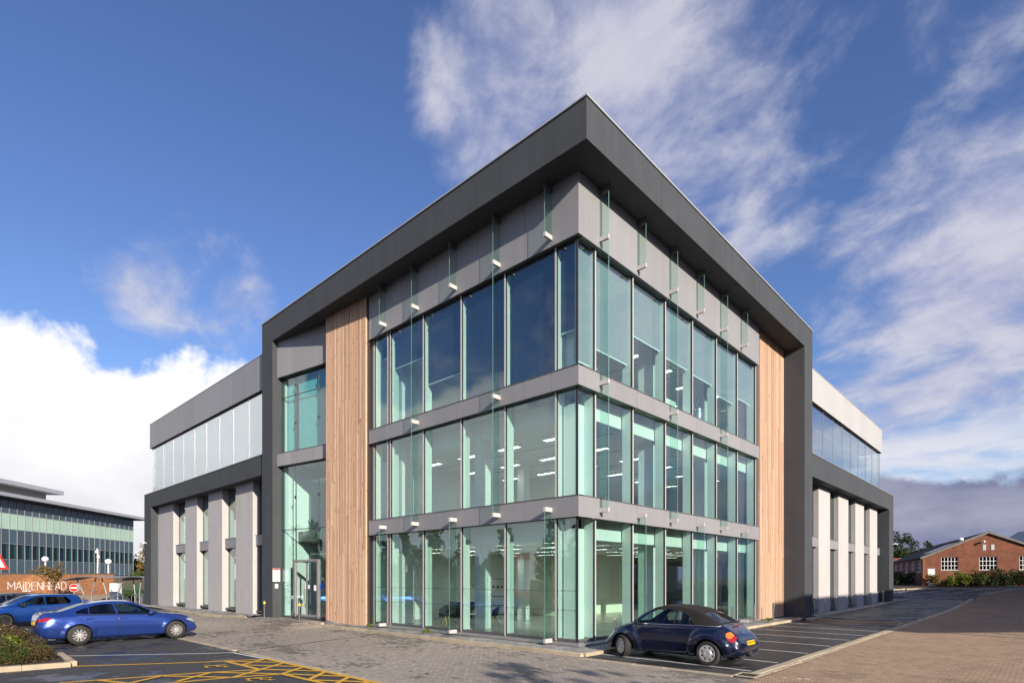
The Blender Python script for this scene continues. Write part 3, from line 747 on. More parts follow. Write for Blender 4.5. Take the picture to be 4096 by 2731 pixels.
# ---- glass fins with their clamps
def fin(side, s, z0, z1, clamps, o1=0.53):
    f = fb(side, 'glass_fin', s-0.010, s+0.010, 0.215, o1, z0, z1, M['glass_fin'])
    fb(side, 'fin_edge', s-0.0102, s+0.0102, o1+0.0005, o1+0.006, z0, z1, M['fin_edge'], f)
    for (c0, c1, m_) in clamps:
        k = MB(); fbm(k, side, s-0.042, s-0.012, 0.202, o1-0.03, c0, c1); fbm(k, side, s+0.012, s+0.042, 0.202, o1-0.03, c0, c1)
        fbm(k, side, s-0.043, s+0.043, o1-0.032, o1+0.014, c0, c1)
        k.build('fin_bracket', m_, f)
for side in 'LR':
    for i, s in enumerate(FINS[side]):
        long = (i % 2 == 1) if side == 'L' else (i % 2 == 0)
        top = (14.42, 14.62, M['alu_dark'])
        if long:
            fin(side, s, 4.38, 14.60, [top, (12.92, 13.06, M['alu_light']), (8.35, 8.49, M['alu_light']), (4.30, 4.44, M['alu_light'])])
        else:
            fin(side, s, 12.95, 14.60, [top, (12.92, 13.06, M['alu_light'])])
            fin(side, s, 0.28, 4.40, [(4.30, 4.44, M['alu_light']), (0.17, 0.30, M['alu_light'])])

# ---- grey end piers beside the glass, left and right
box('end_pier', -11.62, -11.13, -0.10, 0.4, 0.08, 14.62, M['render_dark'], OB)
box('end_pier', -0.45, 0.0, 14.68, 15.12, 0.08, 14.62, M['alu_dark'], OB)

# ---- timber slat walls
def slat_wall(name, pts, z1, bots, outward, n, parent=OB):
    """pts: plan line the slats stand on; outward: unit normal"""
    tw = bpy.data.objects.new(name, None); C.objects.link(tw); tw.parent = parent
    me_cache = {}
    a, b = pts; a = Vector(a); b = Vector(b); d = (b-a)/n; L = d.length; ang = math.atan2(d.y, d.x)
    bk = MB(); nrm = Vector(outward)
    q = [a-nrm*0.05, b-nrm*0.05, b-nrm*0.30, a-nrm*0.30]
    bk.prism([(p.x, p.y) for p in q][::-1] if side_flip(q) else [(p.x, p.y) for p in q], 0.2, z1-0.002); bk.build('backing', M['timber_back'], tw)
    for i in range(n):
        t = (i+0.5)/n; z0 = bots(t); w = L*0.66
        # each slat is three boards butted end to end at differing heights
        p = a+d*(i+0.5)
        cuts = [z0, random.uniform(2.6, 5.5), random.uniform(6.5, 10.5), z1-0.004]
        for k in range(3):
            dep = 0.045+random.uniform(-0.004, 0.004)
            m = MB(); m.box(-w/2, w/2, -0.05, dep-0.015, cuts[k]+0.002, cuts[k+1])
            if nrm.cross(Vector((d.x, d.y, 0))).z < 0: rot = ang
            o = m.build('slat', M['timber'], tw); o.location = (p.x, p.y, 0)
            o.rotation_euler = (0, 0, math.atan2(nrm.y, nrm.x)-math.pi/2)
    return tw
def side_flip(q):
    s = sum(q[i].x*q[(i+1) % 4].y-q[(i+1) % 4].x*q[i].y for i in range(4)); return s < 0
vL = Vector((-11.33+14.56, 0.15, 0)).normalized(); nL = (vL.y, -vL.x, 0)
def botL(t): return 0.10+0.09*max(0, 1-t/0.42)**1.4
slat_wall('timber_wall', ((-14.58, -0.44, 0), (-11.33, -0.29, 0)), 14.63, botL, nL, 26)
slat_wall('timber_wall', ((0.05, 15.12, 0), (0.05, 18.72, 0)), 14.63, lambda t: 0.14, (1, 0, 0), 26)
# boxed return of the left slat wall
MB().box(-14.5, -11.62, -0.12, 0.3, 0.1, 14.62).build('wall_core', M['timber_back'], OB)

# ---- entrance bay between the left frame leg and the slats: a glass front turned about ten degrees
EA = Vector((-18.98, -0.83, 0)); ER = R(9.58)
EMX = Matrix.Translation(EA) @ Matrix.Rotation(ER, 4, 'Z')
def eb(name, x0, x1, y0, y1, z0, z1, m, parent=OB):
    o = box(name, x0, x1, y0, y1, z0, z1, m, parent)
    if parent == OB: o.location = EA; o.rotation_euler = (0, 0, ER)
    return o
for nm, z0, z1 in (('spandrel', 8.09, 8.74), ('fascia', 12.74, 14.626)):
    for a, b in ((0.0, 1.22), (1.22, 3.11), (3.11, 4.25)):
        eb(nm+'_panel', a+0.005, b-0.005, 0.0, 0.025, z0, z1, M['panel'])
    eb(nm+'_core', 0.01, 4.25, 0.03, 0.5, z0+0.015, z1-0.01, M['shadow_gap'])
    eb(nm+'_soffit', 0.01, 4.25, 0.028, 0.215, z0+0.002, z0+0.014, M['alu_dark'])
eb('band_capping', 0.0, 4.25, -0.015, 0.2, 8.742, 8.77, M['alu_dark'])
ye = 0.23
EX = [0.0, 1.24, 3.12, 4.25]
for (z0, z1), tr in (((0.27, 8.07), 4.74), ((8.78, 12.72), 11.71)):
    for a, b in zip(EX[:-1], EX[1:]):
        zs = [z0, tr, z1] if not (z0 < 1 and a == 1.24) else [3.16, tr, z1]
        for c, d_ in zip(zs[:-1], zs[1:]):
            eb('window_pane', a+0.012, b-0.012, ye-0.011, ye+0.011, c+0.012, d_-0.012, M['glass'])
    for x in EX[1:3]:
        eb('mullion', x-0.018, x+0.018, ye+0.012, ye+0.055, z0 if z0 > 1 else 3.16, z1, M['gasket'])
    eb('transom', EX[0], EX[-1], ye+0.013, ye+0.045, tr-0.018, tr+0.018, M['gasket'])
    for x in EX[1:3]:
        for z in (tr, (tr+z1)/2, (tr+z0)/2 if z0 > 1 else 6.4):
            sp = MB(); sp.box(x-0.08, x+0.08, ye-0.03, ye-0.012, z-0.025, z+0.025); sp.box(x-0.025, x+0.025, ye-0.03, ye-0.0121, z-0.08, z+0.08)
            o = sp.build('spider_fitting', M['alu_dark'], OB); o.location = EA; o.rotation_euler = (0, 0, ER)
    eb('transom', EX[0], EX[-1], ye-0.03, ye+0.03, z0-0.07, z0-0.001, M['alu_dark'])
# pair of entrance doors
dr = bpy.data.objects.new('entrance_door', None); C.objects.link(dr); dr.parent = OB; dr.location = EA; dr.rotation_euler = (0, 0, ER)
x0, x1 = 1.19, 3.15
fr = MB(); fr.box(x0, x0+0.10, ye-0.09, ye+0.05, 0.2, 3.16); fr.box(x1-0.09, x1, ye-0.09, ye+0.05, 0.2, 3.16); fr.box(x0+0.10, x1-0.09, ye-0.09, ye+0.05, 3.08, 3.16)
fr.build('door_frame', M['alu'], dr)
xm = (x0+x1)/2
for a, b in ((x0+0.105, xm-0.006), (xm+0.006, x1-0.095)):
    st = MB(); st.box(a, a+0.035, ye-0.03, ye+0.02, 0.27, 3.07); st.box(b-0.035, b, ye-0.03, ye+0.02, 0.27, 3.07)
    st.box(a+0.035, b-0.035, ye-0.03, ye+0.02, 0.27, 0.36); st.box(a+0.035, b-0.035, ye-0.03, ye+0.02, 3.02, 3.07)
    st.build('door_leaf', M['alu'], dr)
    box('door_glass', a+0.037, b-0.037, ye-0.012, ye+0.008, 0.362, 3.018, M['glass_clear'], dr)
for s_ in (-1, 1):
    MB().tube([(xm+s_*0.10, ye-0.09, 1.0), (xm+s_*0.10, ye-0.09, 1.9)], 0.016, 8).build('pull_handle', M['steel'], dr)
box('door_closer', xm-0.2, xm+0.2, ye-0.07, ye-0.031, 3.0, 3.06, M['gasket'], dr)

# ---- wings left and right
def wing(side, s_in, s_end, o_f, o_g, o_fr, z_frame, z_soff, fas_top, joints, mulls, leg0, piers, o_p, o_w, gz0, pm):
    # upper fascia
    fb(side, 'fascia_core', s_in, s_end-0.02, o_f-0.6, o_f-0.03, 12.75, fas_top-0.01, M['shadow_gap'])
    for a, b in zip(joints[:-1], joints[1:]):
        fb(side, 'fascia_panel', a+0.004, b-0.004, o_f-0.024, o_f, 12.74, fas_top, pm)
    fb(side, 'fascia_return', s_end-0.022, s_end, o_f-6.0, o_f-0.026, 12.74, fas_top, pm)
    fb(side, 'coping', s_in, s_end+0.02, o_f-0.4, o_f+0.02, fas_top+0.002, fas_top+0.03, M['coping'])
    fb(side, 'fascia_soffit', s_in, s_end-0.03, o_g+0.03, o_f-0.027, 12.744, 12.76, M['gasket'])
    # strip glazing
    for a, b in zip(mulls[:-1], mulls[1:]):
        fb(side, 'window_pane', a+0.012, b-0.012, o_g-0.02, o_g, gz0, 12.73, M['glass_wing'])
    for s in mulls:
        fb(side, 'mullion', s-0.02, s+0.02, o_g+0.002, o_g+0.012, gz0-0.03, 12.74, M['alu'])
        fb(side, 'mullion_box', s-0.015, s+0.015, o_g-0.045, o_g-0.024, gz0, 12.74, M['gasket'])
    # render frame
    fb(side, 'frame_beam', s_in, leg0[1], -0.5, o_fr, z_soff, z_frame, M['render_dark'])
    fb(side, 'coping', s_in, leg0[1]+0.03, o_g+0.06, o_fr+0.03, z_frame+0.002, z_frame+0.03, M['coping'])
    fb(side, 'frame_leg', leg0[0], leg0[1], -0.5, o_fr, 0.0, z_soff-0.003, M['render_dark'])
    # white piers and slot windows
    prev = s_in
    for a, b in sorted(piers)+[(leg0[0], leg0[0]+1)]:
        if a-prev > 0.2:
            for z0, z1 in ((0.40, 4.08), (4.78, z_soff-0.004)):
                fb(side, 'window_pane', prev+0.06, a-0.06, o_w-0.02, o_w, z0, z1, M['glass'])
                fr = MB()
                fbm(fr, side, prev+0.002, prev+0.058, o_w-0.06, o_w+0.02, z0-0.06, z1); fbm(fr, side, a-0.058, a-0.002, o_w-0.06, o_w+0.02, z0-0.06, z1)
                fbm(fr, side, prev+0.058, a-0.058, o_w-0.06, o_w+0.02, z0-0.06, z0-0.002)
                fr.build('window_frame', M['alu_dark'], OB)
            fb(side, 'spandrel_panel', prev+0.004, a-0.004, o_w-0.1, o_w+0.24, 4.12, 4.70, M['panel'])
            fb(side, 'band_capping', prev+0.004, a-0.004, o_w+0.03, o_w+0.26, 4.703, 4.735, M['alu_dark'])
            fb(side, 'window_sill', prev+0.004, a-0.004, o_w-0.1, o_w+0.22, 0.22, 0.335, M['alu_dark'])
        prev = b
    for a, b in piers:
        fb(side, 'pier', a, b, -0.4, o_p, 0.06 if side == 'L' else 0.1, z_soff-0.004, M['render_light'])
wing('L', 20.24, 42.68, 0.60, 0.45, 0.86, 8.98, 7.87, 14.68,
     [20.26, 21.8, 23.36, 25.72, 27.90, 30.27, 32.42, 34.86, 37.2, 39.6, 41.5, 42.68], [21.35, 23.55, 25.85, 28.10, 30.40, 32.68, 35.0, 37.30, 39.62, 41.93, 42.52],
     (41.35, 43.2), [(37.6, 41.35), (32.5, 34.9), (27.9, 30.3), (23.2, 25.7)], 0.36, -0.05, 9.06, M['panel'])
wing('R', 20.1, 42.15, 0.42, 0.26, 1.02, 9.20, 7.90, 14.66,
     [20.1, 20.75, 23.05, 25.3, 27.55, 29.85, 32.1, 34.4, 36.6, 38.9, 41.0, 42.15], [20.95, 23.2, 25.45, 27.75, 30.05, 32.34, 34.6, 36.9, 39.2, 41.46, 42.02],
     (41.6, 43.35), [(24.0, 26.5), (28.52, 31.1), (33.1, 35.75), (37.7, 40.35)], 0.40, 0.10, 9.35, M['panel_wing'])

# ---- interior: floor plates, ceilings, columns, walls
def plate(name, x0, x1, y0, y1, z0, z1, m): return box(name, x0, x1, y0, y1, z0, z1, m, OB)
plate('floor', -19.2, -0.06, 0.06, 43, 0.14, 0.245, M['stonefloor'])
plate('floor', -43, -20.3, 0.45, 14, 0.14, 0.245, M['carpet'])
gl = [EMX @ Vector((x, 0.26, 0)) for x in (0.05, 4.3)]
def lobby(name, z0, z1, m): MB().prism([(gl[0].x, gl[0].y), (gl[1].x, gl[1].y), (-11.7, 0.10), (-11.7, 0.058), (-11.7, 6.0), (-18.9, 6.0)], z0, z1).build(name, m, OB)
lobby('lobby_floor', 0.14, 0.2455, M['stonefloor'])
for z in (4.16, 8.19):
    plate('floor', -19.2, -0.27, 0.27, 43, z, z+0.54, M['carpet'])
    plate('floor', -43, -20.3, 0.45, 14, z, z+0.54, M['carpet'])
lobby('lobby_floor', 8.15, 8.705, M['carpet'])
plate('roof_deck', -19.3, -0.27, 0.27, 20.0, 12.85, 13.2, M['ceiling'])
plate('roof_deck', -15.2, 0.1, 20.12, 42.1, 12.85, 14.4, M['ceiling'])
plate('roof_deck', -42.6, -20.3, 0.3, 14, 12.85, 14.4, M['ceiling'])
lm = MB()
for sx in (-1, 1): lm.box(sx*0.55-0.006, sx*0.55+0.006, -0.14, 0.14, -0.15, 0); lm.box(-0.544, 0.544, sx*0.14-0.006, sx*0.14+0.006, -0.15, 0)
for k in range(1, 5): lm.box(-0.55+k*0.22-0.003, -0.55+k*0.22+0.003, -0.134, 0.134, -0.15, -0.02)
lm.add([(-0.544, -0.134, -0.012), (0.544, -0.134, -0.012), (0.544, 0.134, -0.012), (-0.544, 0.134, -0.012)], [(3, 2, 1, 0)], 1)
LUM = lm.mesh('ceiling_light'); LUM.materials.append(M['white']); LUM.materials.append(M['lamp'])
for k, (zc, zt) in enumerate(((3.50, 4.14), (7.50, 8.17), (11.95, 12.84))):
    if k < 2:
        # perimeter bulkheads set in from the glass
        plate('bulkhead', -11.0, -0.95, 0.85, 0.95, zc, zt, M['white_in']); plate('bulkhead', -0.50, -0.42, 0.9, 14.6, zc-0.02, zt, M['white_in'])
    plate('ceiling', -19.2, -0.51, 0.96 if k < 2 else 0.4, 43, zc, zc+0.05, M['ceiling'])
    plate('ceiling', -43, -20.3, 0.5, 14, zc, zc+0.05, M['ceiling'])
    for i in range(5):
        for j in range(6):  # full lit grid, extra lights added to brighten the interior
            x = -2.6-i*2.4; y = 2.2+j*2.6
            if (-16.5 < x < -7.2 and 8.5 < y < 15.5): continue
            # louvred luminaire: lamp plane at the top of a white box open below, cross blades hide the lamp from low angles
            o = bpy.data.objects.new('ceiling_light', LUM); C.objects.link(o); o.parent = OB; o.location = (x, y, zc-0.002)
    for j in range(4): plate('ceiling_strip', -11, -0.97, 2.9+j*2.6+0.5, 3.0+j*2.6+0.5, zc-0.006, zc-0.002, M['ceil_strip'])
    z0 = FL[k][0]-0.05
    for (x0, x1, y0, y1) in ((-0.84, -0.36, 0.40, 0.86), (-5.52, -5.20, 0.82, 1.40), (-10.12, -9.78, 0.50, 1.12), (-1.22, -0.60, 5.66, 5.95), (-1.22, -0.60, 10.28, 10.58),
                             (-1.22, -0.6, 14.85, 15.2), (-7.5, -7.1, 5.4, 5.8), (-7.5, -7.1, 17.2, 17.6), (-7.5, -7.1, 22, 22.4), (-7.5, -7.1, 27, 27.4), (-7.5, -7.1, 32, 32.4)):
        plate('column', x0, x1, y0, y1, z0, zc+0.3, M['white_in'])
    plate('core_wall', -16, -7.6, 9.0, 15.0, z0, zc, M['cream_in'])
    plate('partition', -11.50, -11.36, 0.1, 9.0, z0, zc, M['white_in'])
    plate('partition', -16.0, -15.9, 15.0, 19.5, z0, zc, M['white_in'])
    # rear walls with window openings
    zs0 = z0+0.95 if k == 0 else z0+0.9; zs1 = min(zc-0.1, z0+3.1)
    for (ax, pos, t0, t1, step, ww) in (('x', -19.3, -0.3, 19, 4.6, 2.6), ('x', -15.2, 20, 42.5, 4.6, 2.4), ('y', 42.6, -15, 0, 4.6, 2.6)):
        w_ = MB(); segs = []; t = t0
        def put(a, b, za, zb):
            if ax == 'x': w_.box(pos-0.15, pos+0.1, a, b, za, zb)
            else: w_.box(a, b, pos-0.1, pos+0.15, za, zb)
        put(t0, t1, z0-0.1, zs0); put(t0, t1, zs1, zc+0.6)
        while t < t1:
            put(t, min(t+step-ww, t1), zs0, zs1); t += step
        w_.build('rear_wall', M['cream_in'], OB)
# lobby end wall and stairs flight behind the entrance glass
plate('lobby_wall', -18.97, -18.85, -0.45, 9, 0.2, 12.6, M['white_in'])
plate('lobby_back', -18.8, -11.6, 6.0, 6.1, 0.2, 12.6, M['white_in'])
st = MB()
for k in range(18): st.box(-18.4+k*0.28, -18.1+k*0.28+0.02, 3.6, 4.9, 0.3+k*0.185, 0.3+(k+1)*0.185)
st.build('staircase', M['concrete'], OB)
MB().beam((-18.5, 3.5, 1.2), (-13.2, 3.5, 4.7), 0.05, 0.07).build('handrail', M['alu_dark'], OB)
plate('reception_wall', -15.6, -14.5, 1.6, 1.7, 0.25, 2.9, M['black'])

# roller blinds on the top floor
def blind(side, s0, s1, zb, m, o=-0.16, full=12.7):
    b = fb(side, 'roller_blind', s0, s1, o-0.004, o, zb, full, m)
    fb(side, 'bottom_bar', s0, s1, o-0.012, o+0.008, zb-0.05, zb-0.002, M['white_in'], b)
for (a, b, z) in ((0.86, 3.0, 8.8), (3.12, 5.27, 8.8), (5.39, 7.54, 10.0), (7.66, 9.80, 11.2), (0.10, 0.76, 10.05)): blind('L', a, b, z, M['blind_navy'])
for (a, b, z) in ((0.06, 0.85, 9.06), (0.96, 3.11, 9.72), (3.23, 5.44, 10.87), (5.56, 7.70, 10.75), (7.82, 10.01, 10.7), (10.13, 12.30, 10.40), (12.42, 14.5, 10.8)): blind('R', a, b, z, M['blind_mauve'])
# vertical louvre blinds behind the upper entrance glass, and in the wing strip glazing
for k in range(25):
    if k in (5, 6): continue
    q = EMX @ Vector((0.12+k*0.165, 0.50, 0))
    o = box('louvre_blind', -0.07, 0.07, -0.003, 0.003, 8.9, 12.6, M['blind_teal'], OB); o.location = q; o.rotation_euler = (0, 0, ER+R(25 if k > 6 else 55))
LW = [23.55, 25.85, 28.10, 30.40, 32.68, 35.0, 37.30, 39.62, 41.93, 42.45]
for a, b in zip(LW[:-1], LW[1:]): fb('L', 'roller_blind', a+0.03, b-0.03, 0.33, 0.335, 9.1, 12.7, M['blind_white'])
# safety dots on the ground floor glass, joined per facade run
M['dot'] = surf('dot', (0.085, 0.11, 0.10), 0.7)
def dots(side, s0, s1, z):
    m = MB(); s = s0
    while s < s1:
        fbm(m, side, s, s+0.04, 0.0225, 0.0245, z, z+0.04); s += 0.13
    o = m.build('safety_dots', M['dot'], OB); o['kind'] = 'stuff'
for a, b in zip(SL['L'][:-1], SL['L'][1:]):
    if b-a > 0.3:
        for z in (1.18, 1.79): dots('L', a+0.06, b-0.08, z)
de = MB()
for z in (1.2, 1.8):
    x = 0.12
    while x < 1.1: de.box(x, x+0.05, ye-0.0135, ye-0.0115, z, z+0.05); x += 0.11
o = de.build('safety_dots', M['dot'], OB); o['kind'] = 'stuff'; o.location = EA; o.rotation_euler = (0, 0, ER)
# ================================================================ cars
def spline(keys, xs):
    """Catmull-Rom through the key rows (first column is x)"""
    K = np.array(sorted(keys)); X = K[:, 0]; out = []
    T = np.zeros_like(K)
    for i in range(len(K)):
        a = max(i-1, 0); b = min(i+1, len(K)-1); T[i] = (K[b]-K[a])/(X[b]-X[a])
    for x in xs:
        i = min(max(np.searchsorted(X, x)-1, 0), len(K)-2); h = X[i+1]-X[i]; t = (x-X[i])/h
        out.append((2*t**3-3*t*t+1)*K[i]+(t**3-2*t*t+t)*h*T[i]+(-2*t**3+3*t*t)*K[i+1]+(t**3-t*t)*h*T[i+1])
    return np.array(out)
def inside_poly(x, z, poly):
    c = False; n = len(poly)
    for i in range(n):
        x1, z1 = poly[i]; x2, z2 = poly[(i+1) % n]
        if (z1 > z) != (z2 > z) and x < (x2-x1)*(z-z1)/(z2-z1)+x1: c = not c
    return c
def ell(cx, cz, a, b, rot=0, n=14):
    c, s = math.cos(R(rot)), math.sin(R(rot))
    return [(cx+a*math.cos(t)*c-b*math.sin(t)*s, cz+a*math.cos(t)*s+b*math.sin(t)*c) for t in [2*math.pi*k/n for k in range(n)]]
DIV = [1, 2, 4, 5, 2, 8, 3, 5]                      # ring divisions between the nine profile points
def car_shell(keys, wheels, Rf, bulge, wheel_r, regions, step=0.045, fend_top=None):
    xs = np.arange(keys[0][0], keys[-1][0]+1e-6, step); xs[-1] = keys[-1][0]
    K = spline(keys, xs); bm = bmesh.new(); sl = bm.faces.layers.int.new('seg')
    rings = []
    for (x, zb, zs, zt, wl, wm, ws, wr, zr) in K:
        zm = zb+0.50*(zs-zb)
        P = [(0, zb), (wl*0.85, zb), (wl, zb+0.05), (wm, zm), (ws+0.022, zs-0.05), (ws, zs), (wr, zr), (wr*0.80, zr+(zt-zr)*0.55), (0, zt)]
        pts = []; segs = []
        for i in range(8):
            p0, p1, p2, p3 = (np.array(P[max(i-1, 0)]), np.array(P[i]), np.array(P[i+1]), np.array(P[min(i+2, 8)]))
            if i == 7: p3 = np.array((-P[7][0], P[7][1]))
            t0 = (p2-p0)*0.5*(0.0 if i in (1, 5) else 1); t1 = (p3-p1)*0.5*(0.0 if i in (0, 4) else 1)
            if i in (0, 5): t0 = t0*0.5; t1 = t1*0.5
            for k in range(DIV[i]):
                t = k/DIV[i]
                q = (2*t**3-3*t*t+1)*p1+(t**3-2*t*t+t)*t0+(-2*t**3+3*t*t)*p2+(t**3-t*t)*t1
                pts.append(q); segs.append(i)
        pts.append(np.array(P[8]))
        ring = []
        for sgn in (1, -1):
            rr = []
            for (y, z) in pts:
                yy = y
                if y > 0.25:
                    for (wx, wz) in wheels:
                        d = math.hypot(x-wx, z-wz)
                        lim = Rf
                        t = min(1, max(0, (lim-d)/(0.06 if bulge > .05 else .10))); yy += bulge*t*t*(3-2*t)
                rr.append(bm.verts.new((x, sgn*yy, z)))
            ring.append(rr)
        rings.append((ring, segs))
    for (ra, segs), (rb, _) in zip(rings[:-1], rings[1:]):
        for si, sgn in ((0, 1), (1, -1)):
            a, b = ra[si], rb[si]
            for k in range(len(segs)):
                q = (a[k], b[k], b[k+1], a[k+1]) if sgn > 0 else (a[k], a[k+1], b[k+1], b[k])
                f = bm.faces.new(q[::-1]); f[sl] = segs[k]
    for ring, segs in (rings[0], rings[-1]):
        for si in (0, 1):
            a = ring[si]
            f = bm.faces.new(a if (si == 0) == (ring is rings[-1][0]) else a[::-1]); f[sl] = 9
    bmesh.ops.remove_doubles(bm, verts=[v for v in bm.verts if abs(v.co.y) < 1e-5], dist=1e-4)
    bm.normal_update()
    rl = bm.faces.layers.int.new('region')
    def cut(poly, segs, side=0):
        xa = min(p[0] for p in poly)-0.05; xb = max(p[0] for p in poly)+0.05; za = min(p[1] for p in poly)-0.05; zb = max(p[1] for p in poly)+0.05
        n = len(poly); area = sum(poly[i][0]*poly[(i+1) % n][1]-poly[(i+1) % n][0]*poly[i][1] for i in range(n))
        for i in range(n):
            p, q = poly[i], poly[(i+1) % n]
            fs = [f for f in bm.faces if f[sl] in segs and xa < f.calc_center_median().x < xb and za < f.calc_center_median().z < zb]
            ed = {e for f in fs for e in f.edges}; ve = {v for f in fs for v in f.verts}
            bmesh.ops.bisect_plane(bm, geom=list(ve)+list(ed)+fs, dist=1e-5, plane_co=(p[0], 0, p[1]), plane_no=(q[1]-p[1], 0, -(q[0]-p[0])))
    names = ['body']
    for (nm, poly, segs, kind) in regions:
        if nm not in names: names.append(nm)
        idx = names.index(nm)
        polys = [poly]
        cut(poly, segs)
        if kind == 'gap':
            cx = sum(p[0] for p in poly)/len(poly); cz = sum(p[1] for p in poly)/len(poly)
            inner = []
            for (x, z) in poly:
                d = math.hypot(x-cx, z-cz); k = (d-0.013)/d; inner.append((cx+(x-cx)*k, cz+(z-cz)*k))
            cut(inner, segs)
        for f in bm.faces:
            if f[sl] in segs:
                c = f.calc_center_median()
                if inside_poly(c.x, c.z, poly):
                    if kind == 'gap' and not inside_poly(c.x, c.z, inner): f[rl] = 99
                    else: f[rl] = idx
    # wheel openings
    for (wx, wz) in wheels:
        poly = ell(wx, wz, wheel_r, wheel_r, 0, 22); cut(poly, (0, 1, 2, 3, 4))
        bmesh.ops.delete(bm, geom=[f for f in bm.faces if f[sl] <= 4 and (f.calc_center_median().x-wx)**2+(f.calc_center_median().z-wz)**2 < wheel_r**2*0.995], context='FACES')
    return bm, sl, rl, names
def shell_parts(bm, rl, names, root, mats, split=()):
    """one mesh per region; regions in 'split' become one mesh per side"""
    bm.normal_update()
    groups = {}
    for f in bm.faces:
        nm = names[f[rl]] if f[rl] != 99 else 'body'
        side = (1 if f.calc_center_median().y > 0 else -1) if nm in split else 0
        groups.setdefault((nm, side), []).append(f)
    out = {}
    for (nm, side), fs in groups.items():
        vi = {}; vs = []; ff = []; mi = []; nr = []
        for f in fs:
            idx = []
            for v in f.verts:
                if v not in vi: vi[v] = len(vs); vs.append(v.co[:]); nr.append(v.normal[:])
                idx.append(vi[v])
            ff.append(idx); mi.append(1 if f[rl] == 99 else 0)
        me = bpy.data.meshes.new(nm.split('#')[0]); me.from_pydata(vs, [], ff); me.polygons.foreach_set('material_index', mi); me.update()
        me.polygons.foreach_set('use_smooth', [True]*len(ff))
        try: me.normals_split_custom_set_from_vertices(nr)
        except Exception: pass
        out[(nm, side)] = link(nm.split('#')[0], me, [mats[nm], M['black']], root)
    return out
def wheel(root, x, y, r, w, style, steer=0.0):
    s = 1 if y > 0 else -1
    t = bpy.data.objects.new('wheel', None); C.objects.link(t); t.parent = root; t.location = (x, y, r); t.rotation_euler = (0, 0, R(steer))
    ri = r*0.66
    m = MB(); m.lathe([(ri-0.02, -w/2), (r*0.90, -w/2), (r-0.012, -w/2+0.02), (r, -w/2+0.05), (r, -0.05), (r-0.008, -0.045), (r-0.008, -0.035), (r, -0.03), (r, 0.03), (r-0.008, 0.035), (r-0.008, 0.045), (r, 0.05), (r, w/2-0.05), (r-0.012, w/2-0.02), (r*0.90, w/2+0.004), (r*0.78, w/2+0.004), (ri, w/2-0.015)], 40, 0, 'y')
    m.build('tyre', M['tyre'], t, True)
    f = MB(); o = s*(w/2-0.012)
    f.lathe([(ri*0.98, s*(-0.02)), (ri, o*0.6), (ri+0.004, o), (ri-0.022, o+s*0.004), (ri-0.03, o-s*0.03)], 36, 0, 'y')
    f.lathe([(ri-0.01, -s*0.0), (0.0, -s*0.0)], 24, 1, 'y')
    if style == 'cap':           # hub cap with eight tapering windows
        f.lathe([(ri*0.56, o-s*0.004), (ri*0.50, o+s*0.010), (ri*0.32, o+s*0.016), (ri*0.30, o+s*0.006), (ri*0.24, o+s*0.008), (0, o+s*0.010)], 32, 0, 'y')
        for k in range(8):
            a0 = 2*math.pi*k/8; da = 0.26
            poly = []
            for (rr, d) in ((ri*0.52, da*1.22), (ri*0.97, da*0.92)):
                poly.append([(rr*math.cos(a0+e*d), rr*math.sin(a0+e*d)) for e in (-1, -0.33, 0.33, 1)])
            inn, outr = poly
            vs = [(p[0], o+s*0.002, p[1]) for p in inn]+[(p[0], o-s*0.002, p[1]) for p in outr]+[(p[0], o-s*0.03, p[1]) for p in inn]+[(p[0], o-s*0.03, p[1]) for p in outr]
            fs = []
            for i in range(3): fs.append((i, i+1, 5+i, 4+i) if s < 0 else (i+4, i+5, i+1, i))
            fs += [(0, 4, 12, 8), (3, 11, 15, 7)]
            f.add(vs, fs)
        f.lathe([(ri*0.20, o+s*0.011), (ri*0.19, o+s*0.016), (ri*0.16, o+s*0.016), (ri*0.155, o+s*0.011)], 24, 0, 'y')
    else:                        # paired slim spokes
        n = 10 if style == 'multi' else 5
        for k in range(n):
            for e in (-1, 1):
                a0 = 2*math.pi*(k+0.16*e*(1 if style == 'multi' else 0.5))/n; a1 = 2*math.pi*(k+0.19*e)/n
                f.beam((ri*0.14*math.cos(a0), o-s*0.012, ri*0.14*math.sin(a0)), (ri*0.97*math.cos(a1), o-s*0.006, ri*0.97*math.sin(a1)), 0.016 if style == 'multi' else 0.035, 0.02, 0, (0, 1, 0))
        f.lathe([(ri*0.22, o-s*0.02), (ri*0.20, o+s*0.002), (ri*0.13, o+s*0.004), (ri*0.125, o), (0, o)], 24, 0, 'y')
    f.build('rim', [M['rim'] if style != 'five' else M['rim_dark'], M['rim_dark']], t)
    d = MB(); d.lathe([(ri*0.72, 0), (ri*0.72, s*0.02), (ri*0.25, s*0.02)], 24, 0, 'y'); d.build('brake_disc', M['iron'], t)
    return t
def liners(root, wheels, wr, half):
    m = MB()
    for (wx, wz) in wheels:
        for s in (1, -1):
            n = 14; pts = [(wx+wr*1.01*math.cos(math.pi*k/n-0.25+0.5*k/n), wz+wr*1.01*math.sin(math.pi*k/n-0.25+0.5*k/n)) for k in range(n+1)]
            b = len(m.v)
            for (x, z) in pts:
                m.v.append((x, s*(half-0.02), z)); m.v.append((x, s*(half-0.36), z))
            for k in range(n): m.f.append((b+2*k, b+2*k+1, b+2*k+3, b+2*k+2)); m.m.append(0)
            m.f.append(tuple(b+2*k+1 for k in range(n+1))); m.m.append(0)
    m.build('wheel_arch_liner', M['car_dark'], root)
